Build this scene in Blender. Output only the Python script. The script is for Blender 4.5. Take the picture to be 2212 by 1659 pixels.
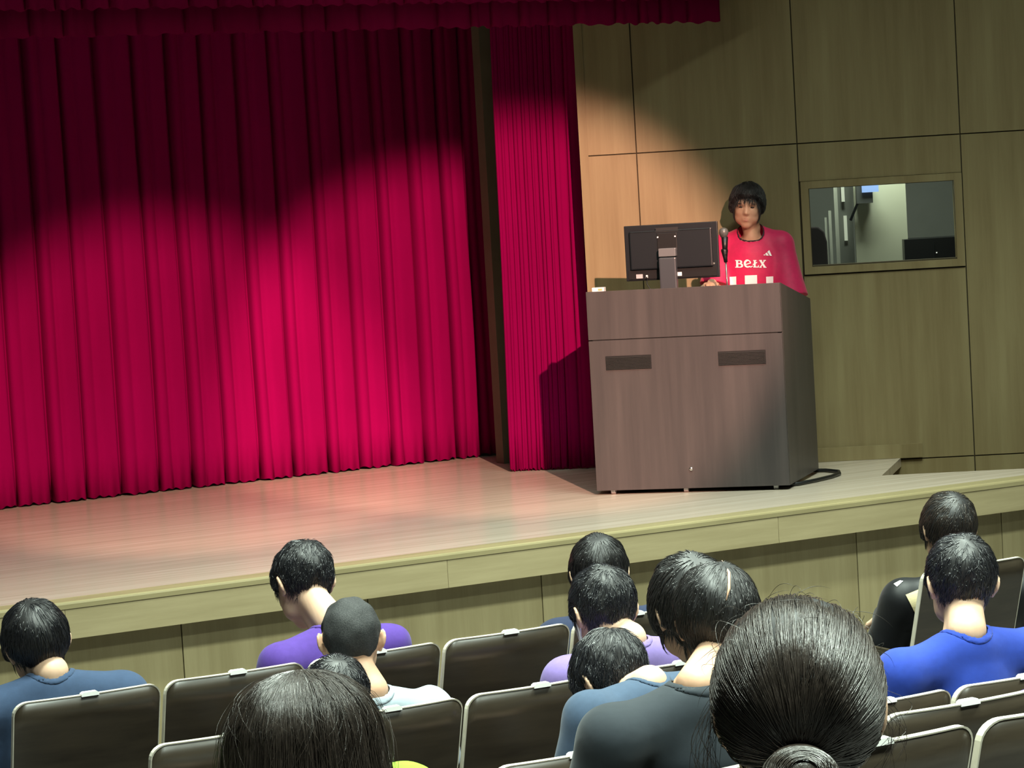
import bpy, math, random
import numpy as np
from mathutils import Vector, Matrix
from mathutils.bvhtree import BVHTree

for _o in list(bpy.data.objects):
    bpy.data.objects.remove(_o)
SC = bpy.context.scene
COL = SC.collection
rng = np.random.default_rng(7)
random.seed(7)

# ------------------------------------------------------------------ camera
FPX, YAW, PITCH, ROLL, CAMZ = 5438.8, 0.47644, 0.07191, -0.05848, 2.369
_fw = np.array([math.sin(YAW) * math.cos(PITCH), math.cos(YAW) * math.cos(PITCH), -math.sin(PITCH)])
_r0 = np.array([math.cos(YAW), -math.sin(YAW), 0.0])
_u0 = np.cross(_r0, _fw)
_rt = math.cos(ROLL) * _r0 + math.sin(ROLL) * _u0
_up = -math.sin(ROLL) * _r0 + math.cos(ROLL) * _u0
CAM = np.array([0, 0, CAMZ])
cd = bpy.data.cameras.new('camera')
cd.sensor_width = 36.0
cd.lens = FPX / 2212 * 36
cd.clip_end = 100
co = bpy.data.objects.new('camera', cd)
COL.objects.link(co)
co.matrix_world = Matrix(((_rt[0], _up[0], -_fw[0], 0), (_rt[1], _up[1], -_fw[1], 0), (_rt[2], _up[2], -_fw[2], CAMZ), (0, 0, 0, 1)))
SC.camera = co

def ray(px):
    return (px[0] - 1106) / FPX * _rt - (px[1] - 829.5) / FPX * _up + _fw
def atY(px, Y):
    d = ray(px); return CAM + d * (Y / d[1])
def depth(P):
    return float((np.asarray(P) - CAM) @ _fw)

# ------------------------------------------------------------------ world, lamps, exposure
w = bpy.data.worlds.new('hall_air'); SC.world = w; w.use_nodes = True
w.node_tree.nodes['Background'].inputs[0].default_value = (0.85, 0.92, 0.80, 1)
w.node_tree.nodes['Background'].inputs[1].default_value = 0.04
SC.view_settings.view_transform = 'Standard'
SC.view_settings.look = 'None'
SC.view_settings.gamma = 1
SC.view_settings.exposure = 0
SC.view_settings.use_curve_mapping = False

def area(name, loc, target, sx, sy, power, col, spread=180):
    l = bpy.data.lights.new(name, 'AREA'); l.shape = 'RECTANGLE'; l.size = sx; l.size_y = sy
    l.energy = power; l.color = col; l.spread = math.radians(spread)
    o = bpy.data.objects.new(name, l); COL.objects.link(o); o.location = loc
    o.rotation_euler = (Vector(target) - Vector(loc)).to_track_quat('-Z', 'Y').to_euler()
    return o
def spot(name, loc, axis, half, power, col, blend=.12, rad=.06):
    l = bpy.data.lights.new(name, 'SPOT'); l.energy = power; l.color = col
    l.spot_size = math.radians(2 * half); l.spot_blend = blend; l.shadow_soft_size = rad
    o = bpy.data.objects.new(name, l); COL.objects.link(o); o.location = loc
    o.rotation_euler = Vector(axis).to_track_quat('-Z', 'Y').to_euler()
    return o
HOUSE = (0.85, 1.0, 0.87)
for i, (y, x) in enumerate(((1.6, 2.0), (1.6, 5.0), (4.4, 2.5), (4.4, 6.0), (7.2, 3.0), (7.2, 7.0))):
    area('house_light', (x, y, 6.3), (x, y, 0), 2.0, .5, 235, HOUSE, 105)
area('apron_light', (6.0, 9.0, 6.3), (6.0, 9.0, 0), 5.0, .3, 190, HOUSE, 104)
WARM = (1.0, .55, .42)
spot('front_spot', (3.4, 1.2, 6.0), (.252, .904, -.345), 7.15, 12500, WARM, .42, .05)
spot('front_spot', (1.5, 3.0, 6.0), (.28, .873, -.399), 7.7, 8200, WARM, .5, .05)

# ------------------------------------------------------------------ materials
MATS = {}
def lin(c):
    return tuple((x / 255 / 12.92 if x / 255 <= .04045 else ((x / 255 + .055) / 1.055) ** 2.4) for x in c)
def mat(name, col, rough=.5, spec=.5, metal=0, emit=None, estr=1, sheen=0, coat=0):
    if name in MATS: return MATS[name]
    m = bpy.data.materials.new(name); m.use_nodes = True
    b = m.node_tree.nodes['Principled BSDF']
    b.inputs['Base Color'].default_value = (*col, 1)
    b.inputs['Roughness'].default_value = rough
    b.inputs['Specular IOR Level'].default_value = spec
    b.inputs['Metallic'].default_value = metal
    if sheen: b.inputs['Sheen Weight'].default_value = sheen
    if coat: b.inputs['Coat Weight'].default_value = coat
    if emit:
        b.inputs['Emission Color'].default_value = (*emit, 1); b.inputs['Emission Strength'].default_value = estr
    MATS[name] = m
    return m
def noise_mat(name, c1, c2, scale, rough=.5, spec=.5, detail=4, bump=0, contrast=(.3, .7), coat=0, c3=None, rot=None, sheen=0, coords='Object', rough_var=0):
    """two-tone procedural material, noise stretched by the scale vector (wood grain, cloth mottling)"""
    m = mat(name, c1, rough, spec, coat=coat, sheen=sheen)
    nt = m.node_tree; b = nt.nodes['Principled BSDF']
    tc = nt.nodes.new('ShaderNodeTexCoord'); mp = nt.nodes.new('ShaderNodeMapping')
    mp.inputs['Scale'].default_value = scale
    if rot: mp.inputs['Rotation'].default_value = rot
    nz = nt.nodes.new('ShaderNodeTexNoise'); nz.inputs['Scale'].default_value = 1; nz.inputs['Detail'].default_value = detail
    nz.inputs['Roughness'].default_value = .65
    cr = nt.nodes.new('ShaderNodeValToRGB')
    cr.color_ramp.elements[0].position = contrast[0]; cr.color_ramp.elements[0].color = (*c1, 1)
    cr.color_ramp.elements[1].position = contrast[1]; cr.color_ramp.elements[1].color = (*c2, 1)
    if c3:
        e = cr.color_ramp.elements.new((contrast[0] + contrast[1]) / 2); e.color = (*c3, 1)
    L = nt.links
    L.new(tc.outputs[coords], mp.inputs[0]); L.new(mp.outputs[0], nz.inputs['Vector'])
    L.new(nz.outputs['Fac'], cr.inputs[0]); L.new(cr.outputs[0], b.inputs['Base Color'])
    if bump:
        bp = nt.nodes.new('ShaderNodeBump'); bp.inputs['Strength'].default_value = bump; bp.inputs['Distance'].default_value = .004
        L.new(nz.outputs['Fac'], bp.inputs['Height']); L.new(bp.outputs[0], b.inputs['Normal'])
    return m

M_WALL = noise_mat('olive_veneer', (.205, .152, .070), (.285, .230, .115), (9, 9, .55), .45, .35, contrast=(.32, .68), detail=6)
M_FASCIA = noise_mat('fascia_board', (.33, .27, .145), (.45, .375, .215), (1.1, 9, 16), .42, .4, contrast=(.3, .7), detail=6)
M_SKIRT = noise_mat('stage_skirt_veneer', (.27, .22, .11), (.38, .32, .175), (11, 9, .7), .5, .35, contrast=(.3, .7), detail=6)
M_NOSE = noise_mat('nosing_wood', (.30, .25, .13), (.40, .335, .18), (1.0, 14, 8), .35, .4)
M_STAGE = noise_mat('stage_boards', (.44, .37, .29), (.64, .55, .46), (.7, 26, 2), .22, .6, detail=5, contrast=(.3, .7), c3=(.55, .46, .37))
M_POD = noise_mat('podium_laminate', (.046, .040, .040), (.076, .064, .062), (11, 11, .6), .42, .4, contrast=(.3, .72), detail=5)
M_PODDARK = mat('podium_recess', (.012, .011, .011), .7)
M_CURT = noise_mat('crimson_velvet', (.185, .0008, .050), (.24, .001, .068), (1.5, 1.5, .4), .95, .02, contrast=(.3, .7))
M_VAL = noise_mat('valance_velvet', (.13, .001, .028), (.18, .002, .04), (2, 2, .6), .95, .02)
M_HALLFLOOR = mat('hall_floor', (.10, .095, .09), .6)
M_SEAT = noise_mat('seat_veneer', (.024, .018, .012), (.052, .040, .026), (2.2, 5, 16), .30, .5, contrast=(.3, .7), detail=6)
M_EDGE = noise_mat('seat_edge_wood', (.50, .46, .36), (.66, .62, .52), (10, 10, 10), .35, .5)
M_UPH = mat('seat_upholstery', (.03, .022, .02), .9)
M_IRON = mat('seat_iron', (.03, .03, .032), .45)
M_PLATE = mat('plate_white', (.86, .86, .84), .35)
M_BLK = mat('black_plastic', (.006, .0065, .007), .42, .5)
M_BLK2 = mat('dark_grey_plastic', (.009, .012, .015), .38, .45)
M_GRY = mat('column_grey', (.055, .06, .068), .35)
M_WHT = mat('white_plastic', (.8, .8, .78), .4)
M_METAL = mat('steel', (.55, .55, .55), .3, metal=1)
M_PLASTER = noise_mat('wing_plaster', (.12, .11, .075), (.15, .135, .095), (3, 3, 3), .8, .2)
M_CEIL = mat('ceiling_paint', (.45, .45, .42), .9)

# ------------------------------------------------------------------ object helpers
def tag(o, label=None, cat=None, group=None, kind=None):
    if label: o['label'] = label
    if cat: o['category'] = cat
    if group: o['group'] = group
    if kind: o['kind'] = kind
    return o
def empty(name, loc=(0, 0, 0), rz=0):
    o = bpy.data.objects.new(name, None); COL.objects.link(o); o.location = loc; o.rotation_euler = (0, 0, rz)
    o.empty_display_size = .1
    return o
def link(name, me, m, parent=None, smooth=False):
    o = bpy.data.objects.new(name, me); COL.objects.link(o)
    if m is not None and not me.materials: me.materials.append(m)
    if parent is not None: o.parent = parent
    if smooth: me.polygons.foreach_set('use_smooth', np.ones(len(me.polygons), bool))
    return o
def mesh_py(name, V, F):
    me = bpy.data.meshes.new(name); me.from_pydata([tuple(map(float, v)) for v in V], [], F); me.update(); return me
def mesh_np(name, V, Q):
    """quads / tris from arrays, fast"""
    n = Q.shape[1]; me = bpy.data.meshes.new(name)
    me.vertices.add(len(V)); me.vertices.foreach_set('co', np.ascontiguousarray(V, np.float32).ravel())
    me.loops.add(Q.size); me.loops.foreach_set('vertex_index', np.ascontiguousarray(Q, np.int32).ravel())
    me.polygons.add(len(Q)); me.polygons.foreach_set('loop_start', np.arange(0, Q.size, n, dtype=np.int32))
    me.polygons.foreach_set('use_smooth', np.ones(len(Q), bool))
    me.update(calc_edges=True); me.validate(); return me
class MB:
    def __init__(s): s.V = []; s.F = []
    def add(s, V, F):
        k = len(s.V); s.V += [tuple(map(float, v)) for v in V]; s.F += [tuple(i + k for i in f) for f in F]; return s
    def box(s, x0, x1, y0, y1, z0, z1):
        return s.add([(x0, y0, z0), (x1, y0, z0), (x1, y1, z0), (x0, y1, z0), (x0, y0, z1), (x1, y0, z1), (x1, y1, z1), (x0, y1, z1)],
                     [(0, 3, 2, 1), (4, 5, 6, 7), (0, 1, 5, 4), (1, 2, 6, 5), (2, 3, 7, 6), (3, 0, 4, 7)])
    def prism(s, poly, ax, a, b):
        """polygon (2 coords) extruded on axis ax from a to b"""
        n = len(poly)
        def mk(p, t): q = list(p); q.insert(ax, t); return tuple(q)
        V = [mk(p, a) for p in poly] + [mk(p, b) for p in poly]
        F = [tuple(range(n))[::-1], tuple(range(n, 2 * n))] + [(i, (i + 1) % n, n + (i + 1) % n, n + i) for i in range(n)]
        return s.add(V, F)
    def tube(s, pts, r, n=8, cap=True):
        pts = [Vector(p) for p in pts]; rs = r if hasattr(r, '__len__') else [r] * len(pts); V = []; F = []
        t0 = (pts[1] - pts[0]).normalized(); ref = Vector((0, 0, 1)) if abs(t0.z) < .9 else Vector((1, 0, 0))
        for i, p in enumerate(pts):
            t = (pts[min(i + 1, len(pts) - 1)] - pts[max(i - 1, 0)]).normalized()
            a = t.cross(ref).normalized(); b = a.cross(t).normalized()
            if i and a.dot(pa) < 0: a = -a; b = -b
            pa = a
            for k in range(n):
                q = 2 * math.pi * k / n; V.append(p + (a * math.cos(q) + b * math.sin(q)) * rs[i])
        for i in range(len(pts) - 1):
            for k in range(n): F.append((i * n + k, i * n + (k + 1) % n, (i + 1) * n + (k + 1) % n, (i + 1) * n + k))
        if cap: F += [tuple(range(n))[::-1], tuple(range((len(pts) - 1) * n, len(pts) * n))]
        return s.add(V, F)
    def lathe(s, prof, n=24, c=(0, 0, 0)):
        V = []; F = []
        for r, z in prof:
            for k in range(n): q = 2 * math.pi * k / n; V.append((c[0] + r * math.cos(q), c[1] + r * math.sin(q), c[2] + z))
        for i in range(len(prof) - 1):
            for k in range(n): F.append((i * n + k, i * n + (k + 1) % n, (i + 1) * n + (k + 1) % n, (i + 1) * n + k))
        F += [tuple(range(n))[::-1], tuple(range((len(prof) - 1) * n, len(prof) * n))]
        return s.add(V, F)
    def build(s, name, m, parent=None, smooth=False, bevel=0, mw=None):
        import bmesh
        me = mesh_py(name, s.V, s.F)
        bm = bmesh.new(); bm.from_mesh(me); bmesh.ops.recalc_face_normals(bm, faces=bm.faces)
        if bevel: bmesh.ops.bevel(bm, geom=list(bm.edges), offset=bevel, segments=2, affect='EDGES', profile=.6)
        bm.to_mesh(me); bm.free()
        o = link(name, me, m, parent, smooth)
        if mw is not None: o.matrix_world = mw
        return o
def frame(origin, ang):
    return Matrix.Translation(Vector(origin)) @ Matrix.Rotation(ang, 4, 'Z')

# ================================================================== THE SETTING
ZS = .75            # stage height
EDGE = 10.55        # stage front
# hall floor with tiers of .2 m from the fourth row back
fl = MB()
FZ = -.12
fl.box(-3, 12, 5.25, EDGE + .3, FZ - .1, FZ)
for i, (y0, y1) in enumerate(((4.30, 5.25), (3.35, 4.30), (2.40, 3.35), (-1.5, 2.40))):
    fl.box(-3, 12, y0, y1, FZ - .1, FZ + .2 * (i + 1))
tag(fl.build('floor', M_HALLFLOOR), 'grey hall floor stepping up towards the back rows', kind='structure')

# stage deck with the stair opening at the wall
dk = MB()
dk.prism([(1.5, EDGE + .14), (9.165, EDGE + .14), (8.117, 11.35), (8.70, 11.97), (8.80, 12.08), (8.2, 15.6), (1.5, 15.6)], 2, ZS - .05, ZS)
stage = tag(dk.build('stage_floor', M_STAGE), 'pale varnished wooden stage floor boards', kind='structure')
ns = MB(); ns.prism([(EDGE - .003, ZS - .028), (EDGE - .003, ZS - .008), (EDGE, ZS - .001), (EDGE + .006, ZS + .003), (EDGE + .014, ZS + .0035), (EDGE + .139, ZS + .001), (EDGE + .139, ZS - .028)], 0, 1.5, 9.4)
tag(ns.build('trim_1', M_NOSE), 'rounded wooden nosing along the stage edge', kind='structure')
fa = empty('wall_stage_front', (1.5, EDGE, 0)); tag(fa, 'olive wooden stage front below the stage edge', kind='structure')
MB().box(0, 8.4, 0.10, .14, FZ, ZS - .03).build('backing', M_PODDARK, fa)
xs = [1.5, 3.2, 5.05, 6.9, 8.7, 9.9]
for a, b in zip(xs[:-1], xs[1:]):
    o = MB().box(0, b - a - .002, 0, .09, .589, ZS - .029).build('fascia_board', M_FASCIA, fa); o.location = (a - 1.5, 0, 0)
xs = [1.92, 2.837, 3.752, 4.667, 5.581, 6.50, 7.42, 8.356, 9.27]
for a, b in zip(xs[:-1], xs[1:]):
    o = MB().box(0, b - a - .006, .072, .1, FZ, .589).build('panel', M_SKIRT, fa); o.location = (a - 1.5, 0, 0)

# splay wall on the right, s along the wall, n into the wall
W0 = np.array([8.299, 12.221]); WANG = -.55
wd = np.array([math.cos(WANG), math.sin(WANG)]); wn = np.array([-wd[1], wd[0]])
def atWall(px, n=0.0):
    d = ray(px); t = ((W0 + wn * n) @ wn) / (d[:2] @ wn); P = CAM + d * t
    return float((P[:2] - W0) @ wd), float(P[2])
wall = empty('wall_right', (W0[0], W0[1], 0), WANG); tag(wall, 'olive veneer panelled side wall beside the stage', kind='structure')
bk = MB()
bk.box(-1.25, 0.02, .012, .10, 0, 6.3).box(.86, 3.8, .012, .10, 0, 6.3).box(.02, .86, .012, .10, 0, 1.9).box(.02, .86, .012, .10, 2.345, 6.3)
bk.build('backing', mat('joint_shadow', (.05, .036, .015), .8), wall)
cols = [-1.25, -.966, -.034, .904, 1.84, 2.78, 3.7]
zr = [0.0, .745, 2.615, 4.485, 6.3]
for a, b in zip(cols[:-1], cols[1:]):
    for z0, z1 in zip(zr[:-1], zr[1:]):
        segs = [(z0, z1)]
        if a == -.034 and z0 == .745: segs = [(.745, 1.848), (2.392, 2.615)]
        for c, d in segs:
            o = MB().box(0, b - a - .007, 0, .012, 0, d - c - .007).build('panel', M_WALL, wall); o.location = (a, 0, c)
tag(MB().box(-1.25, .60, -.022, -.001, ZS + .001, ZS + .082).build('baseboard_right', M_WALL, None, mw=frame((W0[0], W0[1], 0), WANG)), 'low wooden skirting board at the foot of the side wall', kind='structure')
e1 = MB(); e1.box(-1.30, -1.25, -.006, .5, ZS, 6.3)
tag(e1.build('trim_2', M_WALL, None, mw=frame((W0[0], W0[1], 0), WANG)), 'narrow wooden edge strip where the side wall meets the curtain', kind='structure')
# stair well beside the wall
for i in range(4):
    st = MB().box(.435 + .30 * i, .435 + .30 * (i + 1) + (0 if i < 3 else .1), -.80 + (.2 if i == 3 else 0), -.001, 0, ZS - .165 * (i + 1))
    tag(st.build('stair_step', M_WALL, None, mw=frame((W0[0], W0[1], 0), WANG)),
        ['top wooden step going down beside the side wall', 'second wooden step down beside the side wall', 'third wooden step down beside the side wall', 'lowest wooden step beside the side wall'][i], 'step', 'steps down from the stage')

# window in the wall with the booth behind it
win = empty('window_1', (W0[0], W0[1], 0), WANG); tag(win, 'small window with wooden frame in the side wall', kind='structure')
fz0, fz1, fs0, fs1 = 1.850, 2.390, -.030, .897
def bar(s0, s1, z0, z1): return MB().box(s0, s1, -.012, .085, z0, z1).build('frame_bar', M_WALL, win)
bar(fs0, fs1, fz1 - .042, fz1); bar(fs0, fs1, fz0, fz0 + .042); bar(fs0, fs0 + .045, fz0 + .042, fz1 - .042); bar(fs1 - .045, fs1, fz0 + .042, fz1 - .042)
def glass(name, tint, refl, rough=.0):
    m = bpy.data.materials.new(name); m.use_nodes = True; nt = m.node_tree; nt.nodes.clear()
    out = nt.nodes.new('ShaderNodeOutputMaterial'); mx = nt.nodes.new('ShaderNodeMixShader')
    tr = nt.nodes.new('ShaderNodeBsdfTransparent'); tr.inputs[0].default_value = (*tint, 1)
    gl = nt.nodes.new('ShaderNodeBsdfGlossy'); gl.inputs['Roughness'].default_value = rough
    mx.inputs[0].default_value = refl
    nt.links.new(tr.outputs[0], mx.inputs[1]); nt.links.new(gl.outputs[0], mx.inputs[2]); nt.links.new(mx.outputs[0], out.inputs[0])
    return m
MB().box(fs0 + .04, fs1 - .04, .03, .036, fz0 + .04, fz1 - .04).build('pane', glass('booth_glass', (.92, .95, .93), .06), win)
booth = empty('wall_booth', (W0[0], W0[1], 0), WANG); tag(booth, 'grey walls of the booth seen through the small window', kind='structure')
M_BG = noise_mat('booth_grey', (.27, .28, .25), (.31, .32, .29), (3, 3, 3), .8, .2)
MB().box(-1.0, 2.6, 1.9, 1.95, ZS, 3.0).build('back_wall', M_BG, booth)
MB().box(-1.0, 2.6, .11, 1.9, 3.0, 3.05).build('booth_ceiling', M_BG, booth)
MB().box(-1.05, -1.0, .11, 1.9, ZS, 3.05).build('side_wall', M_BG, booth)
MB().box(2.6, 2.65, .11, 1.9, ZS, 3.05).build('side_wall', M_BG, booth)
area('booth_fill', (*(W0 + wd * .45 + wn * .25), 2.95), (*(W0 + wd * .45 + wn * .55), 1.6), .5, .2, 16, (.92, 1.0, .86))  # unseen fill light, added to brighten the booth interior behind the glass
WM = frame((W0[0], W0[1], 0), WANG)
def booth_rect(name, x0, x1, y0, y1, n, m, label, cat, th=.04):
    s0, za = atWall((x0, y0), n); s1, _ = atWall((x1, y0), n); _, zb = atWall((x0, y1), n)
    o = MB().box(s0, s1, n, n + th, min(za, zb), max(za, zb)).build(name, m, None, mw=WM)
    return tag(o, label, cat)
booth_rect('partition_screen', 1838, 1951, 300, 640, .55, mat('partition_cream', (.62, .63, .48), .7), 'tall cream partition behind the small window', 'partition')
s0, za = atWall((1953, 518), .40); s1, _ = atWall((2072, 510), .40)
cb = empty('control_desk', (0, 0, 0)); cb.matrix_world = WM
MB().box(s0, s1 + .3, .40, .75, 1.2, za).build('desk_body', M_BLK, cb); MB().box(s0 + .17, s0 + .175, .394, .40, 1.5, za - .02).build('panel_joint', M_BLK2, cb)
MB().box(s0 + .185, s0 + .191, .392, .40, za - .09, za - .084).build('indicator', mat('indicator_white', (.9, .9, .85), .4, emit=(1, 1, .9), estr=1.0), cb)
tag(cb, 'black equipment desk at the right of the booth window', 'desk')
for i, (x0, x1, y0, y1) in enumerate(((1800, 1808, 405, 590), (1789, 1795, 455, 590), (1781, 1786, 470, 590), (1816, 1823, 392, 436), (1822, 1829, 466, 520))):
    m = mat('strip_pale', (.55, .56, .48), .5) if i < 3 else mat('strip_lit', (.9, .9, .8), .5, emit=(.8, .85, .65), estr=.35)
    booth_rect('booth_strip', x0, x1, y0, y1, .70 + .02 * i, m, ['wide pale upright strip behind the booth glass', 'middle thin pale upright strip behind the booth glass', 'leftmost thin pale upright strip behind the booth glass', 'upper short lit strip behind the booth glass', 'lower short lit strip behind the booth glass'][i], 'strip', th=.012)
booth_rect('booth_post', 1803, 1838, 380, 600, .80, mat('booth_post_grey', (.24, .25, .22), .7), 'grey upright post behind the booth strips', 'post')
sp = empty('booth_monitor', (0, 0, 0)); sp.matrix_world = WM
s0, za = atWall((1849, 398), .45); s1, zb = atWall((1886, 438), .45)
MB().box(s0, s1, .45, .53, zb, za + .03).build('monitor_case', mat('case_grey', (.09, .095, .09), .5), sp)
s2, zc = atWall((1861, 396), .44); s3, zd = atWall((1898, 414), .44)
MB().box(s2, s3, .435, .447, zd, zc + .03).build('screen', mat('screen_blue', (.2, .3, .5), .3, emit=(.28, .42, .85), estr=.9), sp)
p0, q0 = atWall((1853, 438), .5); p1, q1 = atWall((1838, 476), .5)
MB().tube([(p0, .5, q0), (p1, .53, q1)], .008, 6).build('bracket', M_BLK2, sp)
tag(sp, 'dark monitor with a blue screen on a bracket inside the booth', 'monitor')
# dark chair-like shape in the booth
s0, z0 = atWall((1765, 490), .35); ch = empty('booth_chair'); ch.matrix_world = WM
V = [(s0 - .10, 1.6), (s0 + .055, 1.6), (s0 + .055, z0 - .09), (s0 + .04, z0 - .03), (s0 + .005, z0), (s0 - .04, z0), (s0 - .10, z0 - .03)]
MB().prism(V, 1, .35, .42).build('chair_back', mat('booth_chair_dark', (.02, .012, .012), .7), ch, bevel=.008)
MB().tube([(s0, .42, 1.7), (s0, .5, 1.3), (s0, .5, ZS)], .02, 8).build('chair_post', M_BLK, ch)
tag(ch, 'dark rounded chair back at the left of the booth window', 'chair')

# wing wall strip behind the curtain leg, back of the stage, ceiling and header
tag(MB().box(7.085, 7.6, 13.9, 14.0, ZS, 6.3).build('wall_wing', M_PLASTER), 'narrow strip of wing wall between the two curtains', kind='structure')
tag(MB().box(1.5, 8.4, 15.0, 15.1, 0, 6.3).build('wall_back', M_PLASTER), 'rear wall of the stage behind the closed curtain', kind='structure')
tag(MB().box(-3, 12, -1.5, 15.2, 6.45, 6.55).build('ceiling', M_CEIL), 'pale hall ceiling above the audience', kind='structure')
tag(MB().box(1.5, 8.1, 12.55, 12.6, 3.75, 6.4).build('wall_header', M_WALL), 'wall above the stage opening behind the valance', kind='structure')

# ================================================================== CURTAINS
def cloth_sheet(name, path, zb, zt, m, label, nz=14, wave=0.0, lean=None, cat='curtain'):
    """pleated sheet: path = list of (x, y) points, real thickness by a solidify modifier"""
    path = np.array(path); n = len(path); zs = np.linspace(zb, zt, nz)
    V = []
    for j, z in enumerate(zs):
        t = (z - zb) / (zt - zb)
        for i in range(n):
            x, y = path[i]
            dz = 0
            if j == 0: dz = .006 * math.sin(i * .9) + .004 * math.sin(i * .37)
            y2 = y + wave * math.sin(3.1 * z + x * 7.0) * (1 - .4 * t)
            x2 = x + wave * .8 * math.sin(2.3 * z + x * 3.3)
            if lean: x2 += lean * t
            V.append((x2, y2, z + dz))
    idx = np.arange(n * nz).reshape(nz, n)
    Q = np.stack([idx[:-1, :-1], idx[:-1, 1:], idx[1:, 1:], idx[1:, :-1]], -1).reshape(-1, 4)
    me = mesh_np(name, np.array(V), Q)
    o = link(name, me, m); md = o.modifiers.new('thick', 'SOLIDIFY'); md.thickness = .006; md.offset = 1
    return tag(o, label, cat)
def pleats(creases, y0, deep, seed, ux=(1, 0), sub=26):
    """fold profile: narrow deep crease, then a rounded bulge with a soft second ridge"""
    r = np.random.default_rng(seed); pts = []
    for a, b in zip(creases[:-1], creases[1:]):
        dd = deep * r.uniform(.75, 1.15); k2 = r.uniform(.30, .42); a2 = r.uniform(.12, .30); wv = r.uniform(.075, .12)
        for t in np.linspace(0, 1, sub, endpoint=False):
            valley = math.exp(-(t / wv) ** 2 * 1.6) + math.exp(-((1 - t) / (wv * .55)) ** 2 * 1.6)
            out = dd * (1 - min(1, valley)) * (1 - .30 * t) - dd * a2 * math.exp(-((t - k2) / .09) ** 2) + dd * .10 * math.sin(math.pi * t)
            lap = -.018 * math.exp(-((1 - t) / .06) ** 2) + .016 * math.exp(-(t / .05) ** 2)
            pts.append((a + (b - a) * t + lap * 0.6, y0 - out))
    return pts
cre = [3.02, 3.25, 3.47, 3.70, 3.93, 4.143, 4.358, 4.571, 4.789, 5.028, 5.238, 5.448, 5.675, 5.896, 6.139, 6.355, 6.576, 6.803, 7.03, 7.20, 7.42, 7.63]
cloth_sheet('stage_curtain', pleats(cre, 14.49, .080, 3), ZS + .012, 3.95, M_CURT, 'wide crimson pleated main curtain closed across the stage', wave=.004)
# leg curtain by the wall: tighter, irregular folds, hung parallel to the side wall
ld = np.array([.822, -.569]); lb = np.array([6.915, 13.475]); ln = np.array([-ld[1], ld[0]])
t = 0; lc = [0]; r_ = np.random.default_rng(11)
for wdt in (.035, .045, .03, .055, .05, .035, .06, .04, .075, .09, .085, .05, .07, .05): lc.append(lc[-1] + wdt)
pp = pleats(lc, 0, .034, 5, sub=16)
path = [tuple(lb + ld * a + ln * b) for a, b in pp]
cloth_sheet('curtain_leg', path, ZS + .010, 3.95, M_CURT, 'narrow crimson gathered side curtain next to the panelled wall', wave=.0025, lean=.045)
# valances
vx = [1.6]
r_ = np.random.default_rng(4)
while vx[-1] < 7.82: vx.append(vx[-1] + r_.uniform(.10, .26))
vx[-1] = 7.90
cloth_sheet('stage_valance', pleats(vx, 12.42, .045, 8, sub=14), 3.335, 3.8, M_VAL, 'dark red pleated lower valance across the top of the stage', nz=5, cat='valance')
vx = [1.6]
while vx[-1] < 7.95: vx.append(vx[-1] + r_.uniform(.12, .22))
vx[-1] = 8.05
cloth_sheet('stage_valance', pleats(vx, 12.22, .05, 9, sub=14), 3.452, 3.8, M_VAL, 'upper front red valance hanging above the lower valance', nz=5, cat='valance')
tag(MB().tube([(1.6, 12.42, 3.83), (7.9, 12.42, 3.83)], .025, 10).build('valance_rail', M_IRON), 'metal rail carrying the valance', 'rail')

# ================================================================== PODIUM
PO = np.array([6.644, 11.94]); PANG = math.atan2(-.6621, .7494)
pu = np.array([math.cos(PANG), math.sin(PANG)]); pv = np.array([-pu[1], pu[0]])
PM = frame((PO[0], PO[1], ZS), PANG)      # local x = width, y = depth (away from audience), z from the stage floor
def atV(px, v):
    d = ray(px); t = ((PO + pv * v) @ pv) / (d[:2] @ pv); P = CAM + d * t
    return float((P[:2] - PO) @ pu), float(P[2] - ZS)
PW = 1.056; PB = .024; PT = 1.110
pod = empty('lecture_podium'); pod.matrix_world = PM
tag(pod, 'large dark brown wheeled lecture podium on the stage', 'podium')
G = .845
front = MB().box(0, PW, 0, .022, G + .003, PT).build('upper_front_panel', M_POD, pod, bevel=.0015)
lower = MB().box(0, PW, 0, .022, PB, G - .003).build('lower_front_panel', M_POD, pod, bevel=.0015)
MB().box(.022, PW - .022, .006, .03, G - .006, G + .006).build('groove', M_PODDARK, pod)
def side(x0, x1, flare, nm):
    s = MB(); t = .022
    prof = [(.022, PB), (.74, PB), (.74, .985), (.022, PT)]
    V = []
    for xx in (x0, x1):
        for y, z in prof: V.append((xx + flare * (y / .74), y, z))
    s.add(V, [(0, 1, 2, 3), (7, 6, 5, 4), (0, 4, 5, 1), (1, 5, 6, 2), (2, 6, 7, 3), (3, 7, 4, 0)])
    return s.build('side_panel', M_POD, pod)
side(0, .022, -.065, 'l'); side(PW - .022, PW, .065, 'r')
MB().add([(.0, .03, .93), (PW, .03, .93), (PW + .04, .73, .93), (-.04, .73, .93), (.0, .03, .955), (PW, .03, .955), (PW + .04, .73, .955), (-.04, .73, .955)],
         [(0, 3, 2, 1), (4, 5, 6, 7), (0, 1, 5, 4), (1, 2, 6, 5), (2, 3, 7, 6), (3, 0, 4, 7)]).build('worktop', M_POD, pod)
MB().box(.0, PW, .03, .05, .955, PT - .002).build('hood_lining', M_PODDARK, pod)
MB().box(.02, PW - .02, .03, .70, PB + .01, PB + .03).build('base_board', M_PODDARK, pod)
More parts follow.
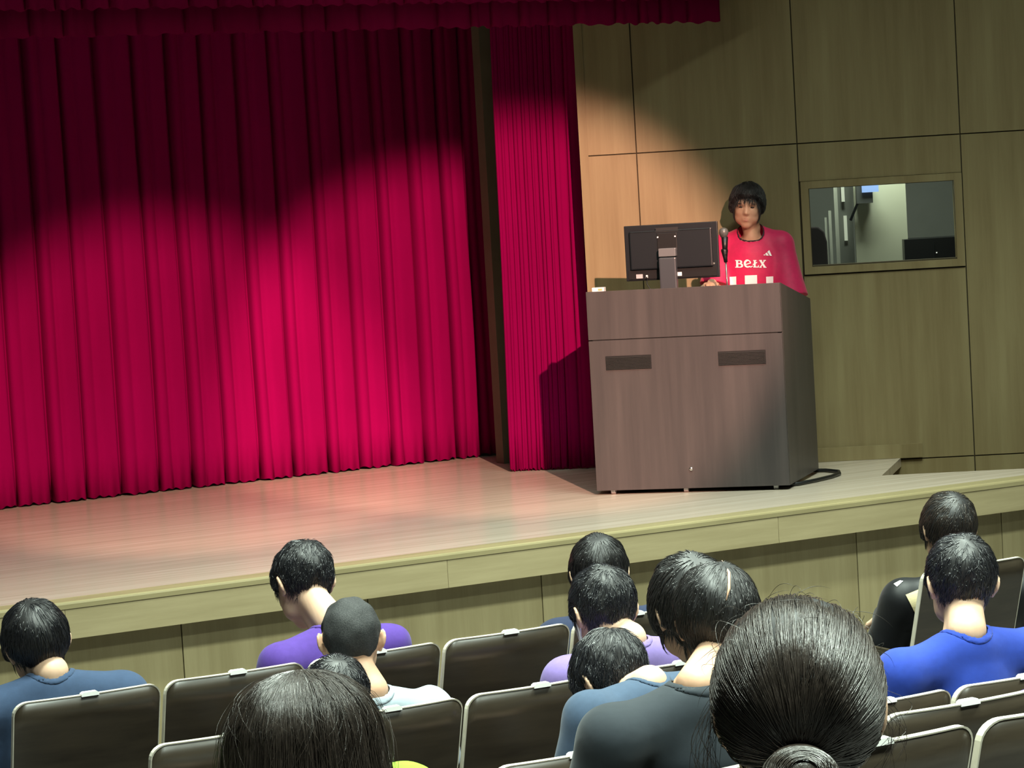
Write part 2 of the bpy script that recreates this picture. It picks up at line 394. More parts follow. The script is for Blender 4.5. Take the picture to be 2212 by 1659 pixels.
for a, b in (((1308, 770), (1408, 797)), ((1551, 760), (1655, 784))):
    x0, za = atV(a, 0); x1, zb = atV(b, 0); za = .757; zb = .682
    g = MB().box(x0, x1, -.003, .001, zb, za).build('vent_grille', mat('grille_dark', (.006, .006, .006), .5), pod)
    n = 9; hh = (za - zb - .008) / n
    for k in range(n):
        z = zb + .004 + k * hh
        MB().box(x0 + .004, x1 - .004, -.008, -.002, z, z + hh * .5).build('slat', mat('grille_slat', (.018, .019, .018), .45), g)
kx, kz = atV((1493, 1013), 0)
kn = MB(); kn.lathe([(.011, 0), (.011, .004), (.008, .008), (.003, .009)], 20)
kn.V = [(x + kx, -z, y + kz) for x, y, z in kn.V]; kn.build('lock_knob', M_METAL, pod, True)
for cx in (.085, .488, .978):
    c = MB().tube([(cx - .012, .045, .020), (cx + .012, .045, .020)], .0195, 14).build('caster', mat('caster_grey', (.5, .5, .5), .35), pod)
    MB().box(cx - .016, cx + .016, .032, .058, .026, .038).build('caster_fork', M_METAL, c)
for cx in (.085, .978):
    MB().tube([(cx - .012, .66, .020), (cx + .012, .66, .020)], .0195, 14).build('caster', mat('caster_grey', (.5, .5, .5), .35), pod)
# cable looping out at the right
cab = MB().tube([tuple(PM @ Vector(q)) for q in ((.90, .12, .012), (1.08, .16, .012), (1.16, .30, .012), (1.225, .45, .012), (1.255, .58, .012), (1.24, .68, .012), (1.16, .76, .012), (1.02, .78, .012), (.9, .70, .012))], .011, 8).build('power_cable', M_BLK, None, True)
tag(cab, 'black power cable looping out beside the podium', 'cable')

# monitor on the podium, back towards the audience
mon = empty('computer_monitor'); MV = .24
mon.matrix_world = PM @ Matrix.Translation((0, MV, 0))
tag(mon, 'black computer monitor seen from behind on the podium', 'monitor')
x0, z1 = atV((1347, 489), MV); x1, _ = atV((1549, 481), MV); _, z0 = atV((1459, 603), MV)
TL = Matrix.Translation((0, 0, 0))
sh = MB().box(x0, x1, 0, .022, z0, z1).build('bezel_shell', M_BLK2, mon, bevel=.004)
wm, hm = x1 - x0, z1 - z0
MB().box(x0 + .06 * wm, x0 + .94 * wm, -.022, .0, z0 + .20 * hm, z0 + .90 * hm).build('back_bulge', M_BLK2, mon, bevel=.008)
MB().box(x0 + .36 * wm, x0 + .57 * wm, -.026, -.02, z0 + .52 * hm, z0 + .84 * hm).build('mount_plate', M_BLK, mon, bevel=.002)
MB().box(x0 + .35 * wm, x0 + .59 * wm, -.024, -.018, z0 + .86 * hm, z0 + .94 * hm).build('handle_slot', M_PODDARK, mon)
MB().box(x0 + .03 * wm, x0 + .97 * wm, -.006, .002, z0 + .03 * hm, z0 + .19 * hm).build('port_bay', M_BLK, mon)
for fx in (.37, .555):
    MB().box(x0 + fx * wm - .004, x0 + fx * wm + .004, -.029, -.025, z0 + .76 * hm, z0 + .785 * hm).build('screw', M_WHT, mon)
MB().box(x0 + .11 * wm, x0 + .18 * wm, -.008, -.005, z0 + .045 * hm, z0 + .12 * hm).build('sticker', mat('sticker_grey', (.45, .44, .45), .5), mon)
MB().box(x0 + .215 * wm, x0 + .235 * wm, -.010, -.005, z0 + .05 * hm, z0 + .10 * hm).build('plug', M_WHT, mon)
MB().box(x0 + .52 * wm, x0 + .60 * wm, -.010, -.005, z0 + .055 * hm, z0 + .125 * hm).build('label_sticker', M_PLATE, mon, bevel=.001)
MB().box(x0 + .885 * wm, x0 + .955 * wm, -.0035, -.0005, z0 + .235 * hm, z0 + .265 * hm).build('badge', mat('badge_grey', (.20, .20, .18), .4), mon)
MB().tube([(x0 + .07 * wm, -.023, z1 - .12 * hm), (x0 + .93 * wm, -.023, z1 - .12 * hm)], .002, 6).build('ridge', M_BLK2, mon)
cx0, _ = atV((1425, 580), MV - .06); cx1, _ = atV((1462, 580), MV - .06)
MB().box(cx0, cx1, -.075, -.027, z0 + .42 * hm, z0 + .57 * hm).build('hinge_cover', mat('hinge_grey', (.15, .15, .155), .3), mon, bevel=.004)
MB().box(cx0, cx1, -.080, -.035, .955, z0 + .405 * hm).build('stand_column', M_GRY, mon, bevel=.008)
MB().box(cx0 - .07, cx1 + .07, -.14, .08, .955, .968).build('stand_base', M_BLK2, mon, bevel=.004)
MB().tube([(x0 + .225 * wm, -.012, z0 + .07 * hm), (x0 + .23 * wm, -.03, z0 - .02), (x0 + .28 * wm, -.04, z0 - .06), (x0 + .33 * wm, -.05, .962)], .003, 6).build('cable', M_BLK, mon, True)

# microphone on a thin stand
mic = empty('microphone_stand'); mic.matrix_world = PM @ Matrix.Translation((0, .36, 0)); tag(mic, 'black microphone on a thin desk stand in front of the speaker', 'microphone')
mx_, mz = atV((1563, 492), .36); bx_, _ = atV((1571, 610), .36)
MB().lathe([(.062, .955), (.062, .962), (.02, .972), (.012, .99)], 24, (bx_, 0, 0)).build('stand_base', M_BLK, mic, True)
MB().tube([(bx_, 0, .96), (bx_ - .002, 0, mz - .17)], .005, 8).build('stand_rod', mat('rod_metal', (.25, .25, .25), .3, metal=.8), mic, True)
MB().tube([(bx_ - .002, 0, mz - .19), (bx_ - .004, 0, mz - .165), (bx_ - .006, 0, mz - .125), (bx_ - .007, 0, mz - .115)], [.010, .012, .020, .017], 12).build('mic_clip', M_BLK, mic, True)
MB().tube([(bx_ - .004, -.002, mz - .15), (mx_ + .004, -.004, mz - .05)], [.013, .019], 12).build('mic_body', M_BLK, mic, True)
hd = MB(); hd.lathe([(.004, -.03), (.018, -.022), (.025, -.006), (.0265, .006), (.022, .020), (.012, .027), (.003, .029)], 18, (mx_, -.006, mz - .028))
hd.build('mic_grille', noise_mat('mic_mesh', (.03, .03, .03), (.16, .16, .15), (700, 700, 700), .35, .6, contrast=(.4, .6)), mic, True)
# small white box at the left end of the podium top
bx0, bz = atV((1280, 624), .10); bx1, _ = atV((1306, 622), .10)
wb = empty('small_white_box'); wb.matrix_world = PM @ Matrix.Translation((0, .10, 0))
MB().box(bx0, bx1, -.02, .03, .955, bz + .006).build('carton', M_PLATE, wb, bevel=.002); MB().box(bx0 + .035, bx1 - .01, -.022, -.019, bz - .01, bz).build('print', mat('carton_print', (.6, .45, .2), .5), wb)
tag(wb, 'small white box at the left end of the podium top', 'box')

# ================================================================== SEATS
def make_seat():
    """one auditorium seat, origin on the floor under the top edge of its back; +y faces the stage"""
    W, R, ZB, ZT = .252, .045, .36, .965
    root = empty('auditorium_seat')
    rec = .30                                    # recline: the back leans towards the audience
    def P(x, z, off=0):                          # point on the curved reclined back
        y = (ZT - z) * math.tan(rec) + .020 * (1 - (x / W) ** 2) * -1 + .02
        return (x, y + off, z)
    # outline with rounded top corners
    out = []
    nA = 7
    out += [(-W, ZB)]
    for k in range(nA):
        a = math.pi - k * (math.pi / 2) / (nA - 1); out.append((-W + R + R * math.cos(a), ZT - R + R * math.sin(a)))
    for k in range(1, 12): out.append((-W + R + (2 * W - 2 * R) * k / 12, ZT))
    for k in range(nA):
        a = math.pi / 2 - k * (math.pi / 2) / (nA - 1); out.append((W - R + R * math.cos(a), ZT - R + R * math.sin(a)))
    out += [(W, ZB)]
    out = [(x, z) for x, z in out]
    th = .019
    # shell as vertical strips so it can curve
    xsn = sorted(set([round(x, 5) for x, z in out])); 
    def top(x):
        ax = abs(x)
        return ZT if ax <= W - R else ZT - R + math.sqrt(max(0, R * R - (ax - W + R) ** 2))
    V = []; F = []; nz = 8
    inner = [x * .994 for x in xsn]
    for side_ in (0, 1):
        for x in inner:
            zt = top(x) - .0025
            for j in range(nz): V.append(P(x, ZB + (zt - ZB) * j / (nz - 1), -th / 2 if side_ == 0 else th / 2))
    n = len(inner); o2 = n * nz
    for i in range(n - 1):
        for j in range(nz - 1):
            a, b, c, d = i * nz + j, (i + 1) * nz + j, (i + 1) * nz + j + 1, i * nz + j + 1
            F += [(a, b, c, d), (o2 + d, o2 + c, o2 + b, o2 + a)]
        F += [(i * nz + nz - 1, (i + 1) * nz + nz - 1, o2 + (i + 1) * nz + nz - 1, o2 + i * nz + nz - 1), (i * nz, o2 + i * nz, o2 + (i + 1) * nz, (i + 1) * nz)]
    MB().add(V, F).build('back_panel', M_SEAT, root, True)
    # pale edge band round the panel
    V = []; F = []
    cx, cz = 0, .55
    for x, z in out:
        for off in (-th / 2 - .0008, th / 2 + .0008):
            for ins in (0, 1):
                k = .0035 * ins
                xi = x - math.copysign(k, x) if abs(x) > 1e-6 else x; zi = z - (k if z > ZB + .01 else 0)
                V.append(P(xi, zi, off))
    for i in range(len(out) - 1):
        a = 4 * i; b = 4 * (i + 1)
        F += [(a, b, b + 2, a + 2), (a, a + 1, b + 1, b), (a + 2, b + 2, b + 3, a + 3), (a + 1, a + 3, b + 3, b + 1)]
    MB().add(V, F).build('edge_band', M_EDGE, root)
    # white number plate clipped on the middle of the top edge
    pts = [(-.030, ZT - .006), (.030, ZT - .006), (.030, ZT + .003), (.022, ZT + .008), (-.022, ZT + .008), (-.030, ZT + .003)]
    MB().prism([(x, z) for x, z in pts], 1, P(0, ZT, -th / 2 - .002)[1], P(0, ZT, th / 2 + .002)[1]).build('number_plate', M_PLATE, root)
    # upholstered pad on the stage side, cushion, arms, pedestal
    V = []; F = []; nx, nz = 9, 7
    for side_ in (0, 1):
        for i in range(nx):
            x = -.21 + .42 * i / (nx - 1)
            for j in range(nz):
                z = .50 + .38 * j / (nz - 1)
                e = min(1, 4 * min(i, nx - 1 - i) / (nx - 1)) * min(1, 4 * min(j, nz - 1 - j) / (nz - 1))
                V.append(P(x, z, .010 + (.004 + .022 * e if side_ else 0)))
    for i in range(nx - 1):
        for j in range(nz - 1):
            a, b, c, d = i * nz + j, (i + 1) * nz + j, (i + 1) * nz + j + 1, i * nz + j + 1; o2 = nx * nz
            F += [(a, b, c, d), (o2 + d, o2 + c, o2 + b, o2 + a)]
    MB().add(V, F).build('back_pad', M_UPH, root, True)
    MB().box(-.225, .225, .22, .64, .36, .43).build('seat_cushion', M_UPH, root, bevel=.02)
    for sx in (-1, 1):
        a = MB().box(sx * .2525 - .006, sx * .2525 + .006, .06, .42, .02, .60).build('side_frame', M_IRON, root)
        MB().box(sx * .2505 - .008, sx * .2505 + .008, .16, .44, .60, .62).build('armrest', M_SEAT, a)
    MB().box(-.256, .256, .17, .23, .0, .03).build('foot_rail', M_IRON, root)
    return root
def copy_tree(o, parent=None):
    c = o.copy(); COL.objects.link(c)
    if parent is not None: c.parent = parent
    for ch in list(o.children): copy_tree(ch, c)
    return c
PITCHX = .52
seat0 = make_seat(); used0 = False
def put_seat(x, y, z, label, group):
    global used0
    s = seat0 if not used0 else copy_tree(seat0)
    used0 = True
    s.location = (x, y, z)
    return tag(s, label, 'seat', group)
ROWY = {'A': 7.924, 'B': 6.974, 'C': 6.024, 'D': 5.074, 'E': 4.124, 'F': 3.174, 'G': 2.224}
TIER = {'A': FZ, 'B': FZ, 'C': FZ, 'D': FZ + .2, 'E': FZ + .4, 'F': FZ + .6, 'G': FZ + .8}
ROWNAME = {'A': 'front row', 'B': 'second row', 'C': 'third row', 'D': 'fourth row', 'E': 'fifth row'}
SEATS = [
 ('A', 2.465, 'dark wooden seat at the left end of the front row, behind the leftmost boy'),
 ('A', 2.985, 'dark wooden front row seat, second from the left end'),
 ('A', 3.505, 'dark wooden front row seat behind the boy in purple, third from the left end'),
 ('A', 4.025, 'dark wooden front row seat with a bright sheen, fourth from the left end'),
 ('A', 4.545, 'dark wooden front row seat, last before the gap in the row'),
 ('A', 6.105, 'dark wooden front row seat alone beyond the gap, behind the boy in the black jacket'),
 ('B', 2.60, 'dark wooden seat at the left end of the second row, with a green reflection'),
 ('B', 3.12, 'dark wooden second row seat behind the boy with the shaved head'),
 ('B', 3.64, 'dark wooden second row seat with a sheen, third from the left end'),
 ('B', 4.16, 'dark wooden second row seat behind the boy wearing a mask'),
 ('B', 4.68, 'dark wooden seat at the right end of the second row'),
 ('C', 2.725, 'dark wooden third row seat just peeking over the bottom edge, left of the nodding boy'),
 ('C', 3.245, 'dark wooden third row seat behind the nodding boy in navy'),
 ('C', 3.765, 'dark wooden third row seat hidden behind the two dark heads'),
 ('C', 4.285, 'dark wooden third row seat behind the boy in the royal blue shirt'),
 ('C', 4.805, 'dark wooden third row seat at the right edge, right of the boy in royal blue'),
 ('D', 2.81, 'dark wooden fourth row seat below the boy in the black shirt'),
 ('D', 3.33, 'dark wooden fourth row seat hidden behind the girl with the bun'),
 ('D', 3.86, 'dark wooden fourth row seat at the right, catching a pale blue sheen'),
 ('E', 2.39, 'dark wooden fifth row seat under the boy with the parted hair'),
 ('E', 2.91, 'dark wooden fifth row seat just right of the girl with the bun'),
 ('E', 3.435, 'dark wooden fifth row seat in the bottom right corner'),
]
for r, x, lab in SEATS:
    put_seat(x, ROWY[r], TIER[r], lab, 'auditorium seats in rows')
# ================================================================== PEOPLE
# ---- implicit surfaces, polygonised with surface nets, so every body is one continuous skin
class Field:
    def __init__(s, lo, hi, h):
        s.smooth = 1; s.h = h; s.lo = np.array(lo, float); n = np.ceil((np.array(hi) - s.lo) / h).astype(int) + 1
        s.ax = [s.lo[i] + h * np.arange(n[i]) for i in range(3)]; s.f = np.full(n, .25, np.float32)
    def sub(s, lo, hi):
        sl = []
        for i in range(3):
            a = max(0, int((lo[i] - s.lo[i]) / s.h)); b = min(len(s.ax[i]), int((hi[i] - s.lo[i]) / s.h) + 2)
            if b <= a: return None, None
            sl.append(slice(a, b))
        X, Y, Z = np.meshgrid(s.ax[0][sl[0]], s.ax[1][sl[1]], s.ax[2][sl[2]], indexing='ij')
        return tuple(sl), np.stack([X, Y, Z], -1).astype(np.float32)
    def add(s, prim, k=.02, op='u'):
        lo, hi, fn = prim; m = k + 2 * s.h + .012
        sl, P = s.sub(lo - m, hi + m)
        if sl is None: return
        d = fn(P).astype(np.float32); a = s.f[sl]
        if op == 'u':
            if k <= 0: s.f[sl] = np.minimum(a, d)
            else:
                t = np.clip(.5 + .5 * (a - d) / k, 0, 1); s.f[sl] = a * (1 - t) + d * t - k * t * (1 - t)
        else:       # smooth subtraction
            d = -d; kk = max(k, 1e-4); t = np.clip(.5 - .5 * (a - d) / kk, 0, 1); s.f[sl] = a * (1 - t) + d * t + kk * t * (1 - t)
    def net(s, name):
        f = s.f; f[0] = f[-1] = .1; f[:, 0] = f[:, -1] = .1; f[:, :, 0] = f[:, :, -1] = .1
        b = f < 0; c = np.zeros(np.array(f.shape) - 1, np.int8)
        for i in (0, 1):
            for j in (0, 1):
                for k in (0, 1): c += b[i:i + c.shape[0], j:j + c.shape[1], k:k + c.shape[2]]
        act = (c > 0) & (c < 8); I = np.argwhere(act); ids = np.full(c.shape, -1, np.int32); ids[act] = np.arange(len(I))
        acc = np.zeros((len(I), 3)); cnt = np.zeros(len(I))
        offs = [(i, j, k) for i in (0, 1) for j in (0, 1) for k in (0, 1)]
        for a in offs:
            for ax in range(3):
                if a[ax]: continue
                e = list(a); e[ax] = 1
                fa = f[I[:, 0] + a[0], I[:, 1] + a[1], I[:, 2] + a[2]]; fb = f[I[:, 0] + e[0], I[:, 1] + e[1], I[:, 2] + e[2]]
                x = (fa < 0) != (fb < 0); t = np.where(x, fa / np.where(x, fa - fb, 1), 0)
                p = np.tile(np.array(a, float), (len(I), 1)); p[:, ax] += t
                acc[x] += p[x]; cnt[x] += 1
        V = s.lo + s.h * (I + acc / cnt[:, None]); Q = []
        for ax in range(3):
            sl0 = [slice(1, -1)] * 3; sl1 = [slice(1, -1)] * 3; sl0[ax] = slice(0, -1); sl1[ax] = slice(1, None)
            A = b[tuple(sl0)]; B = b[tuple(sl1)]; E = np.argwhere(A != B); st = A[tuple(E.T)]
            E = E + 1; E[:, ax] -= 1
            u, v = [(1, 2), (2, 0), (0, 1)][ax]
            def cell(du, dv): q = E.copy(); q[:, u] -= du; q[:, v] -= dv; return ids[tuple(q.T)]
            q = np.stack([cell(1, 1), cell(0, 1), cell(0, 0), cell(1, 0)], -1); q[~st] = q[~st][:, ::-1]; Q.append(q)
        Q = np.concatenate(Q); Q = Q[(Q >= 0).all(1)]
        # one gentle smoothing pass
        n = len(V); sm = np.zeros_like(V); ct = np.zeros(n)
        for _ in range(s.smooth):
          src = Q.ravel(); dst = np.roll(Q, -1, 1).ravel(); ct = np.bincount(src, minlength=n)
          for c_ in range(3): sm[:, c_] = np.bincount(src, V[dst, c_], minlength=n)
          V = V * .5 + .5 * sm / np.maximum(ct, 1)[:, None]
        return mesh_np(name, V, Q)
def cone(a, b, ra, rb):
    a = np.asarray(a, float); b = np.asarray(b, float); ab = b - a; L = max(ab @ ab, 1e-9); r = max(ra, rb)
    def fn(P):
        t = np.clip(((P - a) @ ab) / L, 0, 1); return np.linalg.norm(P - a - t[..., None] * ab, axis=-1) - (ra + t * (rb - ra))
    return np.minimum(a, b) - r, np.maximum(a, b) + r, fn
def ell(c, r, R=None):
    c = np.asarray(c, float); r = np.asarray(r, float); R = np.eye(3) if R is None else R; m = r.max()
    def fn(P):
        q = (P - c) @ R; k0 = np.linalg.norm(q / r, axis=-1); k1 = np.linalg.norm(q / (r * r), axis=-1)
        return k0 * (k0 - 1) / np.maximum(k1, 1e-6)
    return c - m, c + m, fn
def infl(prim, e): return prim[0] - e, prim[1] + e, (lambda P, f=prim[2]: f(P) - e)
def clip_plane(prim, p0, n):
    p0 = np.asarray(p0); n = np.asarray(n)
    return prim[0], prim[1], (lambda P, f=prim[2]: np.maximum(f(P), (P - p0) @ n))
def rotz(a): c, s = math.cos(a), math.sin(a); return np.array([[c, -s, 0], [s, c, 0], [0, 0, 1.]])
def rotx(a): c, s = math.cos(a), math.sin(a); return np.array([[1, 0, 0], [0, c, -s], [0, s, c]])
def roty(a): c, s = math.cos(a), math.sin(a); return np.array([[c, 0, s], [0, 1, 0], [-s, 0, c]])
def nrm(v): v = np.asarray(v, float); return v / np.linalg.norm(v)

def skin_mat(name, c1, c2):
    m = noise_mat(name, c1, c2, (14, 14, 14), .5, .4, contrast=(.3, .7))
    b = m.node_tree.nodes['Principled BSDF']; b.inputs['Subsurface Weight'].default_value = .12; b.inputs['Subsurface Radius'].default_value = (.02, .008, .004); b.inputs['Subsurface Scale'].default_value = .4
    return m
M_SKIN = skin_mat('skin_light', (.62, .40, .27), (.70, .47, .33))
M_SKIN2 = skin_mat('skin_tan', (.52, .31, .20), (.60, .37, .25))
def hair_mat(name, c1, c2, rough=.32):
    m = noise_mat(name, c1, c2, (160, 160, 22), rough, .8, detail=3, contrast=(.3, .7), bump=.25)
    return m
M_HAIRB = hair_mat('hair_black', (.006, .006, .008), (.016, .016, .020))
M_HAIRK = hair_mat('hair_soft_black', (.009, .008, .008), (.022, .019, .018))
M_HAIRBR = hair_mat('hair_dark_brown', (.018, .013, .010), (.044, .033, .026))
M_HAIRM = hair_mat('hair_matte_black', (.008, .006, .006), (.020, .015, .014), .6)
M_HAIRBZ = noise_mat('hair_cropped', (.016, .017, .018), (.05, .05, .05), (240, 240, 240), .7, .3, contrast=(.35, .7), bump=.5)
M_HAIRU = noise_mat('hair_under_layer', (.006, .006, .007), (.016, .015, .015), (160, 160, 22), .5, .5, contrast=(.3, .7))
def cloth_mat(name, c, rough=.85, sheen=.1):
    c = tuple(x * .62 for x in c); c2 = tuple(x * .82 for x in c)
    return noise_mat(name, c2, c, (40, 40, 40), rough, .25, sheen=sheen, bump=.08, contrast=(.25, .75))

# ---- head in its own frame: x right, y face, z up, origin between the ears; s = scale
def head_prims(T):
    def P(x, y, z): return T(np.array([x, y, z]))
    R = T.R; s = T.s
    def E(c, r, rot=None): return ell(P(*c), np.array(r) * s, R if rot is None else R @ rot)
    L = [(E((0, -.012, .030), (.074, .094, .084)), .0), (E((0, .034, -.040), (.057, .060, .068)), .035), (E((0, .015, .00), (.068, .074, .062)), .03),
         (E((0, .062, -.094), (.024, .020, .018)), .022), (E((.040, .040, -.055), (.022, .03, .03)), .02), (E((-.040, .040, -.055), (.022, .03, .03)), .02),
         (E((.036, .066, -.022), (.020, .018, .018)), .016), (E((-.036, .066, -.022), (.020, .018, .018)), .016),
         (E((0, .080, .028), (.045, .014, .014)), .014),
         (cone(P(0, .086, .012), P(0, .101, -.024), .0075 * s, .0115 * s), .010), (E((.010, .093, -.028), (.008, .009, .007)), .006), (E((-.010, .093, -.028), (.008, .009, .007)), .006),
         (E((0, .085, -.055), (.020, .009, .006)), .008), (E((0, .083, -.067), (.018, .009, .007)), .008)]
    for q in (1, -1):
        L.append((E((q * .083, -.014, .001), (.0070, .0205, .029), roty(q * .18) @ rotz(q * .42)), .006))
        L.append((E((q * .076, -.006, -.022), (.007, .010, .013)), .006))
    return L
class HeadT:
    def __init__(s, c, R, sc): s.c = np.asarray(c, float); s.R = R; s.s = sc
    def __call__(s, p): return s.c + s.R @ (np.asarray(p) * s.s)
    def many(s, P): return s.c + (P * s.s) @ s.R.T
_I = HeadT((0, 0, 0), np.eye(3), 1.0)
_HP = head_prims(_I)
def head_sdf(P):
    f = np.full(P.shape[:-1], 1.0)
    for pr, k in _HP:
        d = pr[2](P)
        if k <= 0: f = np.minimum(f, d)
        else: t = np.clip(.5 + .5 * (f - d) / k, 0, 1); f = f * (1 - t) + d * t - k * t * (1 - t)
    return f
def head_radius(D):
    """distance from the head origin to the skin along unit directions (skull without ears)"""
    lo = np.full(len(D), .02); hi = np.full(len(D), .16)
    for _ in range(22):
        m = (lo + hi) / 2; ins = _skull(D * m[:, None]) < 0; lo = np.where(ins, m, lo); hi = np.where(ins, hi, m)
    return (lo + hi) / 2
def _skull(P):
    f = np.full(P.shape[:-1], 1.0)
    for pr, k in _HP[:9]:
        d = pr[2](P)
        if k <= 0: f = np.minimum(f, d)
        else: t = np.clip(.5 + .5 * (f - d) / k, 0, 1); f = f * (1 - t) + d * t - k * t * (1 - t)
    return f
_nu, _nv = 96, 64
_az = np.linspace(0, 2 * np.pi, _nu, endpoint=False); _pol = np.linspace(.02, np.pi - .02, _nv)
_AZ, _PO = np.meshgrid(_az, _pol, indexing='ij')
_D = np.stack([np.sin(_PO) * np.sin(_AZ), np.sin(_PO) * np.cos(_AZ), np.cos(_PO)], -1).reshape(-1, 3)   # az 0 = face
_RH = head_radius(_D)
def _lookup(D):
    """bilinear head radius"""
    az = np.arctan2(D[:, 0], D[:, 1]) % (2 * np.pi); po = np.arccos(np.clip(D[:, 2], -1, 1))
    u = az / (2 * np.pi) * _nu; v = np.clip((po - .02) / (np.pi - .04) * (_nv - 1), 0, _nv - 1.001)
    i = np.floor(u).astype(int); j = np.floor(v).astype(int); a = u - i; b = v - j; G = _RH.reshape(_nu, _nv); i2 = (i + 1) % _nu; i = i % _nu
    return G[i, j] * (1 - a) * (1 - b) + G[i2, j] * a * (1 - b) + G[i, j + 1] * (1 - a) * b + G[i2, j + 1] * a * b
def hair_layer(st):
    """returns function D -> (outer radius, mask). st: style dict"""
    fr, si, ba = st.get('front', .055), st.get('side', .0), st.get('nape', -.072)
    t0, t1, soft = st.get('top', .016), st.get('low', .010), st.get('soft', .010)
    eb = st.get('ear', .012)
    def fn(D):
        r = _lookup(D); P = D * r[:, None]; az = np.abs(np.arctan2(D[:, 0], D[:, 1])); 
        zl = np.interp(az, [0, .55, .95, 1.25, 1.52, 1.75, 2.1, 2.5, np.pi], [fr, fr - .002, (fr + si) / 2 + .004, si - .012, si + eb, si + eb - .004, ba * .55, ba * .93, ba])
        m = np.clip((P[:, 2] - zl + soft) / (2 * soft), 0, 1); m = m * m * (3 - 2 * m)
        up = np.clip((D[:, 2] + .5) / 1.3, 0, 1)
        th = t1 + (t0 - t1) * up
        th = th + st.get('lump', .002) * np.sin(D[:, 0] * 9 + st.get('seed', 0)) * np.sin(D[:, 1] * 8 + 1.3 * st.get('seed', 0)) * np.cos(D[:, 2] * 7)
        return r + (-.010 + (th + .010) * m), m
    return fn
def strand_mesh(name, paths, rad, taper=True):
    """paths: (n, k, 3) arrays -> thin three sided strands in one mesh"""
    n, k, _ = paths.shape
    T = np.gradient(paths, axis=1); T /= np.maximum(np.linalg.norm(T, axis=-1, keepdims=True), 1e-9)
    ref = np.array([.3, .2, .93]); A = np.cross(T, ref); A /= np.maximum(np.linalg.norm(A, axis=-1, keepdims=True), 1e-9); B = np.cross(T, A)
    rr = np.full(k, 1.0)
    if taper: rr = np.concatenate([np.linspace(.75, 1, k // 2), np.linspace(1, .12, k - k // 2)])
    rads = (rad if np.ndim(rad) else np.full(n, rad))[:, None] * rr[None]
    V = np.stack([paths + (A * math.cos(q) + B * math.sin(q)) * rads[..., None] for q in (0, 2.094, 4.189)], 2).reshape(-1, 3)
    ii = np.arange(n * k).reshape(n, k); a = ii[:, :-1].ravel() * 3; b = ii[:, 1:].ravel() * 3
    Q = np.concatenate([np.stack([a + i, a + (i + 1) % 3, b + (i + 1) % 3, b + i], -1) for i in range(3)])
    return mesh_np(name, V, Q)
def short_hair(T, st, m, parent, seed, nst=1500, rad=.0009):
    st = dict(st); st['seed'] = seed; fn = hair_layer(st); r = np.random.default_rng(seed)
    ro, mk = fn(_D); V = T.many(_D * ro[:, None])
    idx = np.arange(_nu * _nv).reshape(_nu, _nv); i2 = np.roll(idx, -1, 0)
    Q = np.stack([idx[:, :-1], i2[:, :-1], i2[:, 1:], idx[:, 1:]], -1).reshape(-1, 4)
    keep = (mk.reshape(_nu, _nv) > .02); kq = keep.ravel()[Q].any(1); Q = Q[kq]
    used, inv = np.unique(Q, return_inverse=True); V = V[used]; Q = inv.reshape(-1, 4).astype(np.int32)
    hair = link('hair', mesh_np('hair', V, Q), m if m is M_HAIRBZ else M_HAIRU, parent)
    md = hair.modifiers.new('thick', 'SOLIDIFY'); md.thickness = .004 * T.s; md.offset = -1
    if nst <= 0: return hair
    # strands combed away from the crown whorl
    cr = nrm(st.get('crown', (.012, -.62, .78)))
    L = st.get('len', .055); k = 7; step = L / (k - 1)
    D = r.normal(size=(nst * 5, 3)); D /= np.linalg.norm(D, axis=1)[:, None]
    ro, mk = fn(D); D = D[mk > .35][:nst]
    ro, _ = fn(D); P = D * (ro - .004)[:, None]; n = len(P)
    lift = r.uniform(-.001, st.get('lift', .004), n); jit = r.normal(0, st.get('messy', .18), (n, 3)); sp = st.get('spike', 0)
    Ln = r.uniform(.55, 1.15, n); path = [P]
    for j in range(1, k):
        d0 = P / np.linalg.norm(P, axis=1)[:, None]
        away = d0 - cr; away -= (away * d0).sum(1)[:, None] * d0; na = np.linalg.norm(away, axis=1)[:, None]; away /= np.maximum(na, .05)
        swirl = np.cross(d0, cr) * .45 * np.exp(-na * 1.5); down = np.array([0, st.get('fwd', .1), -.35]); 
        v = away + swirl + down + jit; v -= (v * d0).sum(1)[:, None] * d0 * (1 - sp); v += d0 * sp
        v /= np.linalg.norm(v, axis=1)[:, None]
        P = P + v * (step * Ln)[:, None]; d1 = P / np.linalg.norm(P, axis=1)[:, None]
        R1, mm = fn(d1); tgt = np.maximum(R1, _lookup(d1) + .003) + lift * (j / (k - 1)) + .0008
        if sp < .3: P = d1 * tgt[:, None]
        path.append(P)
    path = np.stack(path, 1); pw = T.many(path.reshape(-1, 3)).reshape(path.shape)
    o = link('hair_strands', strand_mesh('hair_strands', pw, rad * r.uniform(.6, 1.2, n)), m, hair); o['kind'] = 'stuff'
    return hair

